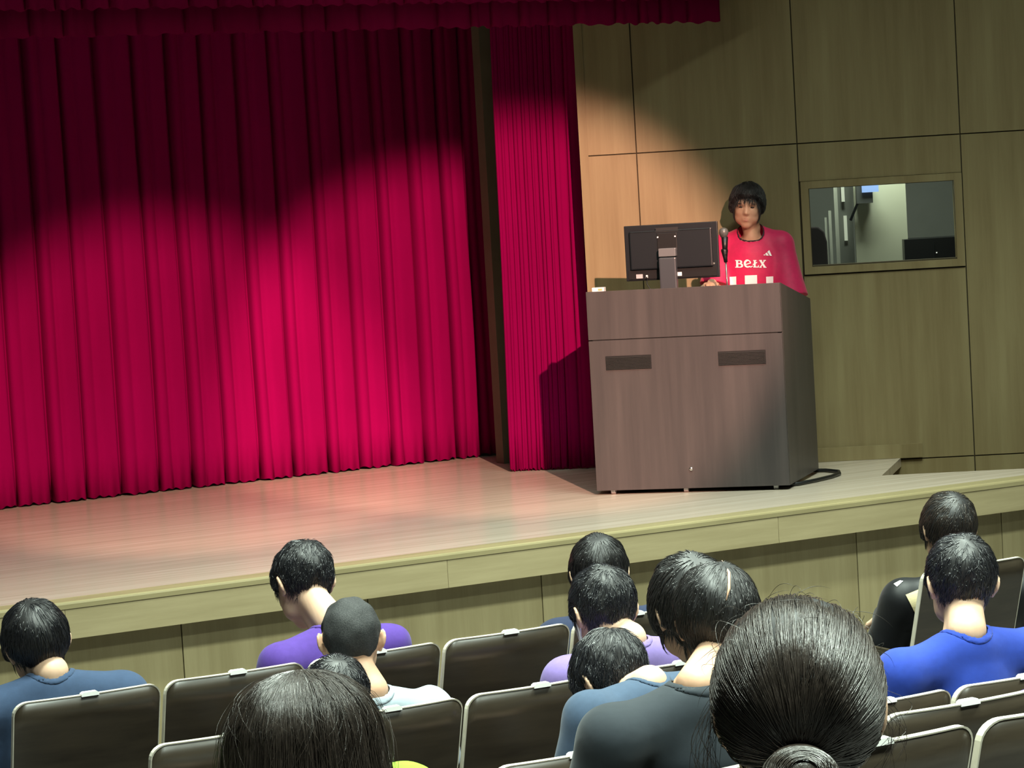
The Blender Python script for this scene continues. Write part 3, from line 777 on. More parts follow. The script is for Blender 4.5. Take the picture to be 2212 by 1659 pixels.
def wrinkle(seed, amp):
    r = np.random.default_rng(seed); K = r.normal(size=(7, 3)) * np.array([18, 18, 11]); ph = r.uniform(0, 6.3, 7)
    def fn(P):
        f = 0
        for a, b in zip(K, ph): f = f + np.sin(P @ a + b)
        return amp * f / 2.6
    return fn
def bb(prims, pad):
    lo = np.min([p[0] for p in prims], 0) - pad; hi = np.max([p[1] for p in prims], 0) + pad; return lo, hi
def hand_prims(wr, fdir, pdir, s=1.0, curl=.6, thumb=1):
    """wrist point, finger direction, palm normal direction; five bent fingers of unequal length"""
    f = nrm(fdir); p = nrm(np.asarray(pdir) - (np.asarray(pdir) @ f) * f); side = np.cross(f, p) * thumb; L = []
    pc = wr + f * .05 * s; R = np.stack([side, f, p], 1)
    L.append((ell(pc, np.array([.040, .050, .015]) * s, R), .012))
    for i, ln in enumerate((.070, .078, .073, .056)):
        b = wr + f * .088 * s + side * (.027 - .018 * i) * s; d = f
        pts = [b]
        for j, fr in enumerate((.45, .32, .26)):
            a = curl * (.5 + .5 * j); d = nrm(f * math.cos(a) + p * math.sin(a)); pts.append(pts[-1] + d * ln * fr * s)
        for j in range(3): L.append((cone(pts[j], pts[j + 1], (.0090 - .0008 * j) * s, (.0084 - .0010 * j) * s), .004))
    b = wr + f * .03 * s + side * .034 * s; d1 = nrm(f * .7 + side * .6 + p * .35); m_ = b + d1 * .036 * s; e = m_ + nrm(f * .9 + side * .15 + p * .4) * .030 * s
    L += [(cone(b, m_, .012 * s, .010 * s), .008), (cone(m_, e, .010 * s, .008 * s), .004)]
    return L

def build_person(cfg):
    s = cfg['s']; hc = np.asarray(cfg['head'], float); yaw, pit, rol = [math.radians(v) for v in cfg['rot']]
    R = rotz(yaw) @ rotx(-pit) @ roty(rol); T = HeadT(hc, R, s)
    nb = np.asarray(cfg['neck'], float); byaw = math.radians(cfg.get('byaw', 0)); sx = rotz(byaw) @ roty(math.radians(cfg.get('broll', 0))) @ np.array([1., 0, 0])
    pel = np.asarray(cfg['pelvis'], float); up = nrm(nb - pel); fwd = nrm(np.cross(up, sx)); seed = cfg['seed']
    sw = cfg.get('sw', .185) * s; drop = cfg.get('drop', .078) * s
    root = empty(cfg.get('name', 'person'), (pel[0], pel[1], cfg['floor'])); tag(root, cfg['label'], 'person', cfg.get('group'))
    sh = [nb - up * drop + sx * (q * sw) for q in (-1, 1)]
    el = cfg['elbow']; wr = cfg['wrist']        # lists of two world points (left, right)
    tl = np.linalg.norm(nb - pel)
    Bm = np.stack([sx, fwd, up], 1)
    torso = [(cone(sh[0] * .93 + nb * .07 - up * .012 * s, sh[1] * .93 + nb * .07 - up * .012 * s, .052 * s, .052 * s), .0),
             (ell(nb - up * .195 * s + fwd * .015 * s, np.array([.150, .105, .155]) * s, Bm), .05), (ell(nb - up * (.45 * tl + .06) + fwd * .02 * s, np.array([.145, .105, .18]) * s, Bm), .06),
             (ell(pel + up * .04 * s, np.array([.165, .12, .12]) * s, Bm), .05), (cone(nb - up * .045 * s, nb - up * .12 * s, .050 * s, .10 * s), .05),
             (cone(sh[0] + up * .004, nb - up * .028 * s + sx * -.03 * s, .040 * s, .034 * s), .04), (cone(sh[1] + up * .004, nb - up * .028 * s + sx * .03 * s, .040 * s, .034 * s), .04)]
    arms_u = [(cone(sh[i], el[i], .052 * s, .043 * s), .045) for i in (0, 1)]
    nk0 = T((0, -.028, -.050)); neckp = cone(nk0, nb + up * .01 * s + fwd * .012 * s, .044 * s * cfg.get('nk', 1), .049 * s * cfg.get('nk', 1))
    hp = head_prims(T)
    skin = [(p, k * s) for p, k in hp] + [(neckp, .022 * s), (cone(T((0, .01, -.05)), nb - up * .03 * s + fwd * .045 * s, .036 * s, .040 * s), .02 * s)] + [(torso[0][0], .02), (torso[1][0], .04), (torso[4][0], .02)]
    skin += arms_u + [(cone(el[i], wr[i], .043 * s, .028 * s), .02) for i in (0, 1)]
    for i in (0, 1):
        skin += hand_prims(wr[i], cfg['hdir'][i], cfg['pdir'][i], s, cfg.get('curl', .6), 1 if i == 0 else -1)
    h = cfg.get('res', .0065)
    F = Field(*bb([p for p, k in skin], .03), h)
    for q, (p, k) in enumerate(skin): F.add(p, k)
    for q in (1, -1):
        F.add(ell(T((q * .031, .094, .008)), np.array([.016, .012, .009]) * s, R), .008, 'sub')
        F.add(ell(T((q * .090, -.010, .004)), np.array([.006, .009, .016]) * s, R), .003, 'sub')
    body = link('body', F.net('body'), cfg.get('skin', M_SKIN), root)
    # shirt: torso and sleeves inflated, opened at the neck
    e = cfg.get('ease', .014)
    parts = [(infl(p, e), k) for p, k in torso]
    slv = []
    for i in (0, 1):
        t = cfg.get('sleeve', .62); flare = cfg.get('flare', .016)
        end = sh[i] + (el[i] - sh[i]) * t; ax = nrm(el[i] - sh[i])
        if cfg.get('long'):
            parts.append((infl(cone(sh[i], el[i], .054 * s, .048 * s), e), .05)); parts.append((infl(cone(el[i], wr[i], .048 * s, .034 * s), e), .02))
        else:
            parts.append((clip_plane(infl(cone(sh[i], el[i], .053 * s, (.050 + flare) * s), e), end, ax), .028))
    S = Field(*bb([p for p, k in parts], .05), cfg.get('sres', .0085))
    for p, k in parts: S.add(p, k)
    wf = wrinkle(seed, cfg.get('wamp', .0042)); X, Y, Z = np.meshgrid(*S.ax, indexing='ij'); S.f += wf(np.stack([X, Y, Z], -1)).astype(np.float32)
    for i in (0, 1):       # arm holes stay crisp: cut again after the wrinkles
        pass
    nopen = cfg.get('nopen', .010)
    ncut = infl(cone(T((0, -.02, -.04)) + fwd * cfg.get('nfwd', 0) * s, nb + up * (.004 - cfg.get('vdrop', 0)) * s + fwd * (.016 + cfg.get('nfwd', 0)) * s, .045 * s * cfg.get('nk', 1), (.050 * cfg.get('nk', 1) + cfg.get('nwide', 0)) * s), nopen)
    base = S.f.copy(); S.add(ncut, .006, 'sub')
    S.smooth = 3; shirt = link('shirt', S.net('shirt'), cfg['shirt'], root)
    C = Field(S.lo, S.lo + S.h * (np.array(S.f.shape) - 1), S.h)
    # collar band: where the shirt skin meets the neck opening
    lo = np.minimum(T((0, 0, -.05)), nb) - .16; hi = np.maximum(T((0, 0, -.05)), nb) + .16
    Cf = Field(lo, hi, .0045); _, P = Cf.sub(lo - 1, hi + 1)
    tmp = Field(lo, hi, .0045)
    for p, k in parts: tmp.add(p, k)
    tmp.f += wf(P).astype(np.float32)
    dn = ncut[2](P); cw = cfg.get('collar_w', .0085); Cf.f = np.maximum(np.abs(tmp.f) - .0035, np.abs(dn - cw * .5) - cw).astype(np.float32)
    Cf.smooth = 3; link('collar', Cf.net('collar'), cfg.get('collar', cfg['shirt']), shirt)
    # trousers and shoes
    if cfg.get('seated', True):
        fx = np.array([fwd[0], fwd[1], 0]); fx = nrm(fx); tr = []
        for i, q in enumerate((-1, 1)):
            hip = pel + sx * q * .085 * s; kn = hip + fx * .42 + sx * q * .05 + np.array([0, 0, .03 + cfg.get('knee', 0)]); an = np.array([kn[0], kn[1] + .02, cfg['floor'] + .10])
            tr += [(cone(hip, kn, .085 * s, .062 * s), .04), (cone(kn, an, .060 * s, .050 * s), .02)]
            sm = MB(); hh = cfg['floor']
            ft = Field(an - [.10, .10, .12], an + [.10, .30, .10], .012); ft.add(ell(an + [0, .08, -.06], [.045, .135, .045]), .0); ft.add(ell(an + [0, -.0, -.04], [.042, .05, .06]), .03)
            ft.f = np.maximum(ft.f, (hh + .004 - np.meshgrid(*ft.ax, indexing='ij')[2])).astype(np.float32)
            link('shoe', ft.net('shoe'), mat('shoe_dark', (.03, .03, .035), .5), root)
        tr.append((ell(pel, np.array([.17, .13, .12]) * s, Bm), .05))
    else:
        tr = []
        for i, q in enumerate((-1, 1)):
            hip = pel + sx * q * .085 * s; kn = np.array([*(hip[:2] + sx[:2] * q * .015 + fwd[:2] * .01), cfg['floor'] + .47]); an = np.array([*(kn[:2] - fwd[:2] * .02), cfg['floor'] + .10])
            tr += [(cone(hip, kn, .090 * s, .064 * s), .04), (cone(kn, an, .062 * s, .052 * s), .02)]
            ft = Field(an - .32, an + .32, .012); ft.add(ell(an + fwd * .07 + [0, 0, -.055], [.045, .13, .045], np.stack([sx, fwd, up], 1)), 0); ft.add(ell(an + [0, 0, -.03], [.045, .05, .06]), .03)
            ft.f = np.maximum(ft.f, (cfg['floor'] + .003 - np.meshgrid(*ft.ax, indexing='ij')[2])).astype(np.float32)
            link('shoe', ft.net('shoe'), mat('shoe_dark', (.03, .03, .035), .5), root)
        tr.append((ell(pel, np.array([.175, .13, .13]) * s, Bm), .05))
    Tq = Field(*bb([p for p, k in tr], .04), .014)
    for p, k in tr: Tq.add(p, k)
    link('trousers', Tq.net('trousers'), cfg.get('trousers', mat('trousers_navy', (.02, .022, .035), .85)), root)
    for o in root.children:          # children were modelled in world space
        o.matrix_parent_inverse = Matrix.Translation(root.location).inverted()
    if cfg.get('hairfn'): hair = cfg['hairfn'](T, root)
    else: hair = short_hair(T, cfg['hair'], cfg['hairmat'], root, seed, cfg.get('nst', 2400), cfg.get('srad', .0012))
    for o in root.children:
        o.matrix_parent_inverse = Matrix.Translation(root.location).inverted()
    return root, T, dict(shirt=shirt, body=body, hair=hair, sh=sh, nb=nb, up=up, fwd=fwd, sx=sx)

def seated(label, bbox, Yh, row, rot, neck_px, Yn, shirt, hair, hairmat, seed, hip=None, **kw):
    """audience member placed from the hair outline, row and collar position"""
    x0, x1, top = bbox; xc = (x0 + x1) / 2
    Pt = atY((xc, top), Yh); pm = FPX / depth(Pt); s = (x1 - x0) / pm / kw.pop('hw', .173)
    s = float(np.clip(s, .9, 1.22)); tz = kw.pop('tz', .128)
    head = Pt - np.array([0, 0, tz * s])
    head = head + np.array([0, 0, 0.0]); nb = atY(neck_px, Yn)
    z0 = TIER[row]; ry = ROWY[row]
    pel = np.array([nb[0] + (hip or 0), ry + .30, z0 + .53])
    byaw = kw.get('byaw', 0); sx = rotz(math.radians(byaw)) @ np.array([1., 0, 0]); sw = kw.get('sw', .185) * s; up = nrm(nb - pel)
    el = []; wr = []; hd = []; pd = []
    for i, q in enumerate((-1, 1)):
        sh = nb - up * kw.get('drop', .078) * s + sx * q * sw
        e = sh + np.array([q * .045, .07, -.29 * s]); e[2] = max(e[2], z0 + .60); el.append(e)
        wv = np.array([pel[0] + q * .09, e[1] + .22, z0 + .66]); wr.append(wv); hd.append((-q * .3, .9, -.25)); pd.append((0, -.2, -1))
    if 'elbow' in kw: el = kw.pop('elbow')(el)
    cfg = dict(s=s, head=head, rot=rot, neck=nb, pelvis=pel, elbow=el, wrist=wr, hdir=hd, pdir=pd, floor=z0, label=label, shirt=shirt, hair=hair, hairmat=hairmat, seed=seed, group='students seated in the audience')
    cfg.update(kw)
    return build_person(cfg)
# ---- long loose hair and the low bun
def long_hair(m, seed, nst=4200):
    Zs_ = np.array([.134, .131, .120, .098, .06, .0, -.06, -.13, -.25, -.38])
    Aw = np.array([.001, .026, .056, .082, .101, .110, .117, .124, .130, .126])
    Bk = np.array([.001, .026, .058, .088, .110, .118, .121, .122, .118, .112])
    cx, cy = .0, -.022
    r = np.random.default_rng(seed); kph = r.uniform(0, 6.3, 8)
    def pos(phi, z, off):
        a = np.interp(-z, -Zs_, Aw) + off; b = np.interp(-z, -Zs_, Bk) + off
        w = 1 + .018 * np.sin(phi * 9 + kph[0]) + .014 * np.sin(phi * 17 + kph[1] + z * 6)
        return np.stack([cx + a * w * np.sin(phi), cy * np.clip((z + .2) / .33, 0, 1) - b * w * np.cos(phi), z], -1)
    def fn(T, root):
        hair = short_hair(T, dict(front=.045, side=-.01, nape=-.08, top=.014, low=.012), m, root, seed, nst=0)
        ph = np.linspace(-2.25, 2.25, 90); zz = np.concatenate([np.linspace(.1338, .06, 16), np.linspace(.05, -.38, 18)])
        PH, ZZ = np.meshgrid(ph, zz, indexing='ij'); V = T.many(pos(PH.ravel(), ZZ.ravel(), 0))
        idx = np.arange(V.shape[0]).reshape(PH.shape); Q = np.stack([idx[:-1, :-1], idx[:-1, 1:], idx[1:, 1:], idx[1:, :-1]], -1).reshape(-1, 4)
        o = link('loose_hair', mesh_np('loose_hair', V, Q), m, hair); md = o.modifiers.new('thick', 'SOLIDIFY'); md.thickness = .012; md.offset = -1
        n = nst; cl = r.uniform(-2.2, 2.2, 150); ph0 = np.clip(cl[r.integers(0, 150, n)] + r.normal(0, .035, n), -2.25, 2.25)
        zs0 = np.where(r.random(n) < .75, r.uniform(.118, .1335, n), r.uniform(.0, .118, n)); ze = r.uniform(-.40, -.24, n); k = 20
        t = np.linspace(0, 1, k)[None] ** 1.25; ZZ = zs0[:, None] + (ze - zs0)[:, None] * t
        PHI = ph0[:, None] + r.normal(0, .10, n)[:, None] * np.sin(t * 3 + r.uniform(0, 6, n)[:, None]) * t ** .5
        OFF = .001 + r.uniform(-.001, .0045, n)[:, None] * (1 + .5 * np.sin(t * 6 + r.uniform(0, 6, n)[:, None]))
        P = pos(PHI, ZZ, OFF); Pw = T.many(P.reshape(-1, 3)).reshape(P.shape)
        o = link('hair_strands', strand_mesh('hair_strands', Pw, .00055 * r.uniform(.6, 1.3, n)), m, hair); o['kind'] = 'stuff'
        # stray hairs
        n = 160; ph0 = r.uniform(-2, 2, n); t = np.linspace(0, 1, 10)[None]; ZZ = .132 + (r.uniform(-.2, .09, n)[:, None] - .132) * t
        P = pos(ph0[:, None] + .25 * np.sin(t * 4 + r.uniform(0, 6, n)[:, None]), ZZ, .003 + .016 * r.random(n)[:, None] * np.sin(t * 3.0)); Pw = T.many(P.reshape(-1, 3)).reshape(P.shape)
        o = link('stray_hairs', strand_mesh('stray_hairs', Pw, .00032), m, hair); o['kind'] = 'stuff'
        return hair
    return fn
def bun_hair(m, seed, nst=4200):
    def fn(T, root):
        r = np.random.default_rng(seed)
        st = dict(front=.05, side=-.022, nape=-.088, top=.017, low=.013, ear=.004, soft=.012)
        hair = short_hair(T, st, m, root, seed, nst=0)
        lay = hair_layer(st); B = np.array([-.008, -.112, -.044]); dB = nrm(B)
        D = r.normal(size=(nst * 4, 3)); D /= np.linalg.norm(D, axis=1)[:, None]; _, mk = lay(D); D = D[(mk > .5)][:nst]; n = len(D)
        # clumps
        cl = D[r.integers(0, n, 260)]; near = np.argmax(D @ cl.T, 1); D = D * .45 + cl[near] * .55; D /= np.linalg.norm(D, axis=1)[:, None]; D += r.normal(0, .018, D.shape); D /= np.linalg.norm(D, axis=1)[:, None]
        k = 16; t = np.linspace(0, 1, k); om = np.arccos(np.clip(D @ dB, -1, 1)); paths = []
        sag = r.normal(0, .05, (n, 3)); lift = r.uniform(-.0015, .0035, n)
        for j in range(k):
            a = np.sin((1 - t[j]) * om) / np.maximum(np.sin(om), 1e-3); b = np.sin(t[j] * om) / np.maximum(np.sin(om), 1e-3)
            d = D * a[:, None] + dB * b[:, None] + sag * math.sin(math.pi * t[j]); d /= np.linalg.norm(d, axis=1)[:, None]
            R1, _ = lay(d); R1 = np.maximum(R1, _lookup(d) + .008); paths.append(d * (R1 + .0012 + lift * math.sin(math.pi * t[j]))[:, None])
        P = np.stack(paths, 1); Pw = T.many(P.reshape(-1, 3)).reshape(P.shape)
        o = link('hair_strands', strand_mesh('hair_strands', Pw, .0006 * r.uniform(.6, 1.3, n), False), m, hair); o['kind'] = 'stuff'
        # the bun: a rolled knot with its own strands
        c = np.array([-.010, -.128, -.052]); F = Field(T(c) - .09, T(c) + .09, .004)
        F.add(ell(T(c), np.array([.038, .026, .030]) * T.s, T.R), 0); F.add(ell(T(c + [.0, .015, .016]), np.array([.030, .02, .018]) * T.s, T.R), .012); F.add(ell(T(c + [.008, -.004, -.024]), np.array([.022, .018, .018]) * T.s, T.R), .01)
        bun = link('bun', F.net('bun'), m, hair)
        n = 700; k = 12; th0 = r.uniform(0, 6.3, n); t = np.linspace(0, 1, k)[None]; lat = r.uniform(-1.2, 1.2, n)[:, None] + .35 * np.sin(t * 3 + th0[:, None])
        th = th0[:, None] + t * 2.4
        q = np.stack([np.cos(lat) * np.cos(th) * .0395, -np.abs(np.sin(lat)) * .0 + np.sin(lat) * .0275, np.cos(lat) * np.sin(th) * .0315], -1) * (1 + r.uniform(-.02, .05, n)[:, None, None]) + c
        Pw = T.many(q.reshape(-1, 3)).reshape(q.shape)
        o = link('bun_strands', strand_mesh('bun_strands', Pw, .0006 * r.uniform(.6, 1.3, n)), m, bun); o['kind'] = 'stuff'
        # wisps hanging by the cheeks and flyaways
        W = []
        for i in range(44):
            q_ = -1 if i < 26 else 1; a = np.array([q_ * r.uniform(.078, .092), r.uniform(-.03, .035), r.uniform(-.01, .03)]); ln = r.uniform(.09, .18) if q_ < 0 else r.uniform(.05, .12)
            tt = np.linspace(0, 1, 12); cur = r.uniform(.004, .030)
            W.append(np.stack([a[0] + q_ * (cur * np.sin(tt * r.uniform(2, 5) + r.uniform(-.3, .3)) + .004), a[1] - .01 * tt, a[2] - ln * tt], -1))
        for i in range(70):
            d = nrm(np.array([r.normal(0, .8), r.normal(.2, .4), r.uniform(.6, 1)])); R1 = lay(d[None])[0][0]; v = nrm(np.cross(d, r.normal(size=3))); tt = np.linspace(0, 1, 12)
            W.append(d * (R1 + .001) + np.outer(tt * r.uniform(.02, .06), v) + np.outer(np.sin(tt * 2.6) * r.uniform(.003, .016), d))
        P = np.array(W); Pw = T.many(P.reshape(-1, 3)).reshape(P.shape)
        o = link('stray_hairs', strand_mesh('stray_hairs', Pw, .00034), m, hair); o['kind'] = 'stuff'
        return hair
    return fn

# ---- the audience
C_NAVY = cloth_mat('tee_navy', lin((66, 88, 122))); C_PURP = cloth_mat('tee_purple', lin((98, 66, 168))); C_GREY = cloth_mat('tee_pale_grey', lin((188, 202, 214)))
C_LILAC = cloth_mat('tee_lilac', lin((150, 128, 200))); C_SLATE = cloth_mat('tee_slate', lin((72, 92, 118))); C_BLACK = cloth_mat('tee_black', lin((44, 52, 60)))
C_ROYAL = cloth_mat('tee_royal', lin((40, 72, 182))); C_JACK = cloth_mat('jacket_black', lin((14, 16, 20)), .5); C_LIME = cloth_mat('tee_lime', lin((160, 215, 60))); C_DKNAVY = cloth_mat('tee_dark_navy', lin((40, 52, 84)))
C_TAN = cloth_mat('blouse_charcoal', lin((60, 62, 66)))
BOWL = dict(front=.03, side=-.012, nape=-.060, top=.019, low=.014, len=.052, messy=.16, lump=.003)
CROP = dict(front=.05, ear=.030, side=.004, nape=-.058, top=.018, low=.006, len=.040, messy=.36, lift=.007, lump=.004)
SHAG = dict(front=.04, side=-.006, nape=-.066, top=.020, low=.013, len=.055, messy=.32, lift=.007, lump=.004)
seated('boy in a dark blue tee at the far left of the front row', (5, 142, 1297), 8.28, 'A', (-6, 10, -8), (112, 1462), 8.18, C_NAVY, dict(BOWL, crown=(-.05, -.45, .9)), M_HAIRB, 1, sw=.20, byaw=-6)
seated('boy in a purple tee bowing his head to the left in the front row', (584, 719, 1172), 8.42, 'A', (4, 32, 4), (722, 1352), 8.22, C_PURP, CROP, M_HAIRB, 2, sw=.19, drop=.085, byaw=10)
seated('boy with a shaved head and pale grey tee in the second row', (691, 816, 1290), 7.22, 'B', (-23, 4, 0), (803, 1503), 7.12, C_GREY, dict(CROP, front=.052, side=.014, nape=-.062, top=.006, low=.004, len=.006, spike=.6, soft=.014), M_HAIRBZ, 3, hw=.157, tz=.120, skin=M_SKIN2, nst=2600, srad=.0006)
seated('student mostly hidden behind the long haired girl, only dark crown showing', (652, 790, 1421), 6.30, 'C', (-16, 18, 2), (735, 1690), 6.2, C_GREY, CROP, M_HAIRB, 4)
seated('front row student whose black head shows above the mask wearer', (1228, 1351, 1157), 8.30, 'A', (-25, 16, 0), (1312, 1318), 8.2, C_DKNAVY, BOWL, M_HAIRK, 5)
_, TM, _i = seated('boy with a white face mask and lilac tee in the second row', (1230, 1369, 1226), 7.24, 'B', (-6, 22, 0), (1362, 1392), 7.12, C_LILAC, CROP, M_HAIRB, 6, sw=.19)
mroot = _
for q in (-1, 1):     # mask loops round the ears
    pts = [TM((q * .079, -.014, .022)), TM((q * .086, -.026, .008)), TM((q * .085, -.024, -.012)), TM((q * .076, .004, -.036)), TM((q * .062, .045, -.052))]
    MB().tube(pts, .0022, 6).build('mask_loop', M_PLATE, mroot, True).matrix_parent_inverse = Matrix.Translation(mroot.location).inverted()
mk = Field(TM((0, .06, -.05)) - .12, TM((0, .06, -.05)) + .12, .005)
for p, k in head_prims(TM)[:9]: mk.add(infl(p, .004), k * TM.s)
_, P = mk.sub(mk.lo - 1, mk.lo + 1); q = (P - TM.c) @ TM.R / TM.s
mk.f = np.maximum(mk.f, np.maximum(np.maximum(q[..., 2] + .005, .028 - q[..., 1]), -.115 - q[..., 2]) * TM.s).astype(np.float32)
link('face_mask', mk.net('face_mask'), M_PLATE, mroot).matrix_parent_inverse = Matrix.Translation(mroot.location).inverted()
seated('boy in a slate blue tee nodding forward in the third row', (1234, 1398, 1366), 6.42, 'C', (10, 40, 4), (1410, 1488), 6.2, C_SLATE, SHAG, M_HAIRB, 7, hw=.186, sw=.195, drop=.04, nopen=.003, nk=.9, byaw=12)
seated('student with rounded black hair left behind the parted head', (1396, 1580, 1201), 5.32, 'D', (-12, 14, -3), (1590, 1480), 5.22, C_DKNAVY, dict(BOWL, side=-.03, nape=-.075, top=.022), M_HAIRK, 8, hw=.193, sw=.15, drop=.12)
_, TP, pi_ = seated('boy in a black tee with a pale parting in his hair', (1446, 1640, 1224), 4.38, 'E', (-28, 16, 2), (1510, 1492), 4.26, C_BLACK, dict(BOWL, side=-.03, nape=-.082, top=.022, crown=(.12, -.35, .92)), M_HAIRK, 9, hw=.193, sw=.20, skin=M_SKIN2, nst=2600, srad=.0007, nk=.88)
lay = hair_layer(dict(BOWL, side=-.03, nape=-.082, top=.022, seed=9))     # the parting is bare scalp
pt = []
for a, b in ((.10, .99), (.16, .72), (.15, .48), (.10, .30)):
    d = nrm((a, -math.sqrt(max(0, 1 - a * a - b * b)), b)); pt.append(TP(d * (lay(d[None])[0][0] + .0022)))
MB().tube(pt, [.0012, .003, .003, .0012], 6).build('parting', M_SKIN2, pi_['hair'], True)
_, _, JACKET = seated('brown haired boy in a black jacket with pale markings in the front row', (1980, 2110, 1067), 8.40, 'A', (-22, 8, 4), (2072, 1240), 8.24, C_JACK, dict(BOWL, side=-.02, nape=-.075, top=.022, crown=(.15, -.6, .78)), M_HAIRBR, 11, hw=.182, sw=.20, long=True, byaw=-24)
seated('boy in a royal blue tee at the right of the third row', (1998, 2146, 1158), 6.30, 'C', (-24, 12, 2), (2094, 1372), 6.18, C_ROYAL, CROP, M_HAIRB, 12, hw=.172, sw=.205, drop=.08, nst=2200)
seated('student in purple cut off by the right edge of the picture', (2290, 2440, 1250), 5.36, 'D', (0, 10, 0), (2365, 1462), 5.30, C_PURP, CROP, M_HAIRB, 13, sw=.20)
seated('girl with long loose dark hair and a lime green top at the bottom', (497, 798, 1446), 3.42, 'F', (-22, 6, 0), (688, 1716), 3.36, C_LIME, BOWL, M_HAIRBR, 14, hw=.190, tz=.134, hairfn=long_hair(M_HAIRBR, 14), sw=.125, drop=.05)
seated('girl with dark hair tied in a low bun, nearest at the right', (1536, 1890, 1292), 2.46, 'G', (-30, 8, 0), (1733, 1850), 2.40, C_TAN, BOWL, M_HAIRBR, 15, hw=.176, tz=.131, hairfn=bun_hair(M_HAIRBR, 15), sw=.16, nopen=.014)
# ---- the speaker behind the podium
def pod_px(px, v): u, z = atV(px, v); P = PO + pu * u + pv * v; return np.array([P[0], P[1], z + ZS])
M_RED = cloth_mat('jersey_red', (.95, .026, .15), .55, .15); M_COLL = mat('collar_dark', (.03, .012, .02), .8)
top = pod_px((1612, 396), 1.0); ss = 1.04
hd_ = top - np.array([0, 0, .131 * ss]); nbk = pod_px((1624, 497), 1.05)
pel = np.array([*(PO + pu * .745 + pv * 1.05), ZS + .86])
cfgS = dict(s=ss, head=hd_, rot=(143, 4, -5), neck=nbk, pelvis=pel, byaw=141, broll=0, floor=ZS, seated=False, seed=21, sw=.158, drop=.092,
    elbow=[pod_px((1712, 672), .98), pod_px((1545, 640), .94)], wrist=[pod_px((1690, 690), .80), pod_px((1538, 613), .76)],
    hdir=[(-.6, -.7, -.1), (-.5, -.8, -.05)], pdir=[(0, 0, -1), (0, 0, -1)], label='speaker in a red football shirt standing behind the podium', shirt=M_RED, collar=M_COLL, collar_w=.004,
    hair=dict(front=.054, side=-.018, nape=-.065, top=.024, low=.016, len=.060, messy=.22, ear=.006, crown=(.1, -.25, .96), fwd=.1, lift=.009, lump=.004, soft=.006), hairmat=M_HAIRM, res=.0045, sres=.007, sleeve=.80, flare=.034, ease=.022, nopen=.012, vdrop=.03, nfwd=.022, nwide=.012, skin=M_SKIN2, nst=3000, srad=.0013, wamp=.002,
    trousers=mat('track_trousers', (.015, .015, .02), .8))
sroot, TS, si_ = build_person(cfgS); sroot['group'] = 'speaker'; del sroot['group']
inv = Matrix.Translation(sroot.location).inverted()
def keep(o): o.matrix_parent_inverse = inv; return o
M_EYE = mat('eye_dark', (.015, .010, .008), .25); M_LIP = mat('lip', (.45, .16, .14), .45)
for q in (1, -1):
    F = Field(TS((q * .031, .082, .006)) - .03, TS((q * .031, .082, .006)) + .03, .002); F.add(ell(TS((q * .031, .0835, .006)), np.array([.012, .006, .0042]) * ss, TS.R), 0); keep(link('eye', F.net('eye'), M_EYE, sroot))
    F = Field(TS((q * .032, .085, .027)) - .04, TS((q * .032, .085, .027)) + .04, .002); F.add(ell(TS((q * .032, .0885, .026)), np.array([.017, .005, .0028]) * ss, TS.R), 0); keep(link('eyebrow', F.net('eyebrow'), M_HAIRK, sroot))
F = Field(TS((0, .09, -.06)) - .04, TS((0, .09, -.06)) + .04, .002)
F.add(ell(TS((0, .0885, -.0555)), np.array([.0185, .007, .0045]) * ss, TS.R), 0); F.add(ell(TS((0, .087, -.0665)), np.array([.016, .007, .005]) * ss, TS.R), .003); keep(link('lips', F.net('lips'), M_LIP, sroot))
# prints on the shirt, laid on the cloth surface
def cloth_bvh(o):
    me = o.data; return BVHTree.FromPolygons([v.co for v in me.vertices], [p.vertices for p in me.polygons])
bvh = cloth_bvh(si_['shirt']); PRINT_ON = si_['shirt']
def on_shirt(px, off=.0025):
    d = Vector(ray(px)).normalized(); h = bvh.ray_cast(Vector(CAM), d)
    if h[0] is None: return None
    n = h[1] if h[1].dot(d) < 0 else -h[1]
    return h[0] + n * off
M_PRINT = mat('shirt_print_white', (.85, .84, .84), .6)
def print_quads(name, quads, sub=3, m=M_PRINT):
    V = []; Fc = []
    for qd in quads:
        a, b, c, d = [np.array(p, float) for p in qd]; k = len(V); ok = True; pts = []
        for i in range(sub + 1):
            for j in range(sub + 1):
                u, v = i / sub, j / sub; p = (a * (1 - u) + b * u) * (1 - v) + (d * (1 - u) + c * u) * v; h = on_shirt(p)
                if h is None: ok = False; break
                pts.append(tuple(h))
            if not ok: break
        if not ok: continue
        V += pts; n1 = sub + 1
        Fc += [(k + i * n1 + j, k + (i + 1) * n1 + j, k + (i + 1) * n1 + j + 1, k + i * n1 + j + 1) for i in range(sub) for j in range(sub)]
    if V:
        o = link(name, mesh_py(name, V, Fc), m, PRINT_ON); md = o.modifiers.new('thick', 'SOLIDIFY'); md.thickness = .0012; md.offset = 0
        return o
def stroke(pts, w):
    """polyline with (optional per point) width -> quads"""
    pts = [np.array(p, float) for p in pts]; ws = w if hasattr(w, '__len__') else [w] * len(pts); L = []
    N = []
    for i in range(len(pts)):
        t = pts[min(i + 1, len(pts) - 1)] - pts[max(i - 1, 0)]; t /= np.linalg.norm(t); N.append(np.array([-t[1], t[0]]))
    for i in range(len(pts) - 1):
        L.append((pts[i] + N[i] * ws[i] / 2, pts[i + 1] + N[i + 1] * ws[i + 1] / 2, pts[i + 1] - N[i + 1] * ws[i + 1] / 2, pts[i] - N[i] * ws[i] / 2))
    return L
def arc(cx, cy, rx, ry, a0, a1, n=10): return [(cx + rx * math.cos(math.radians(a0 + (a1 - a0) * i / n)), cy + ry * math.sin(math.radians(a0 + (a1 - a0) * i / n))) for i in range(n + 1)]
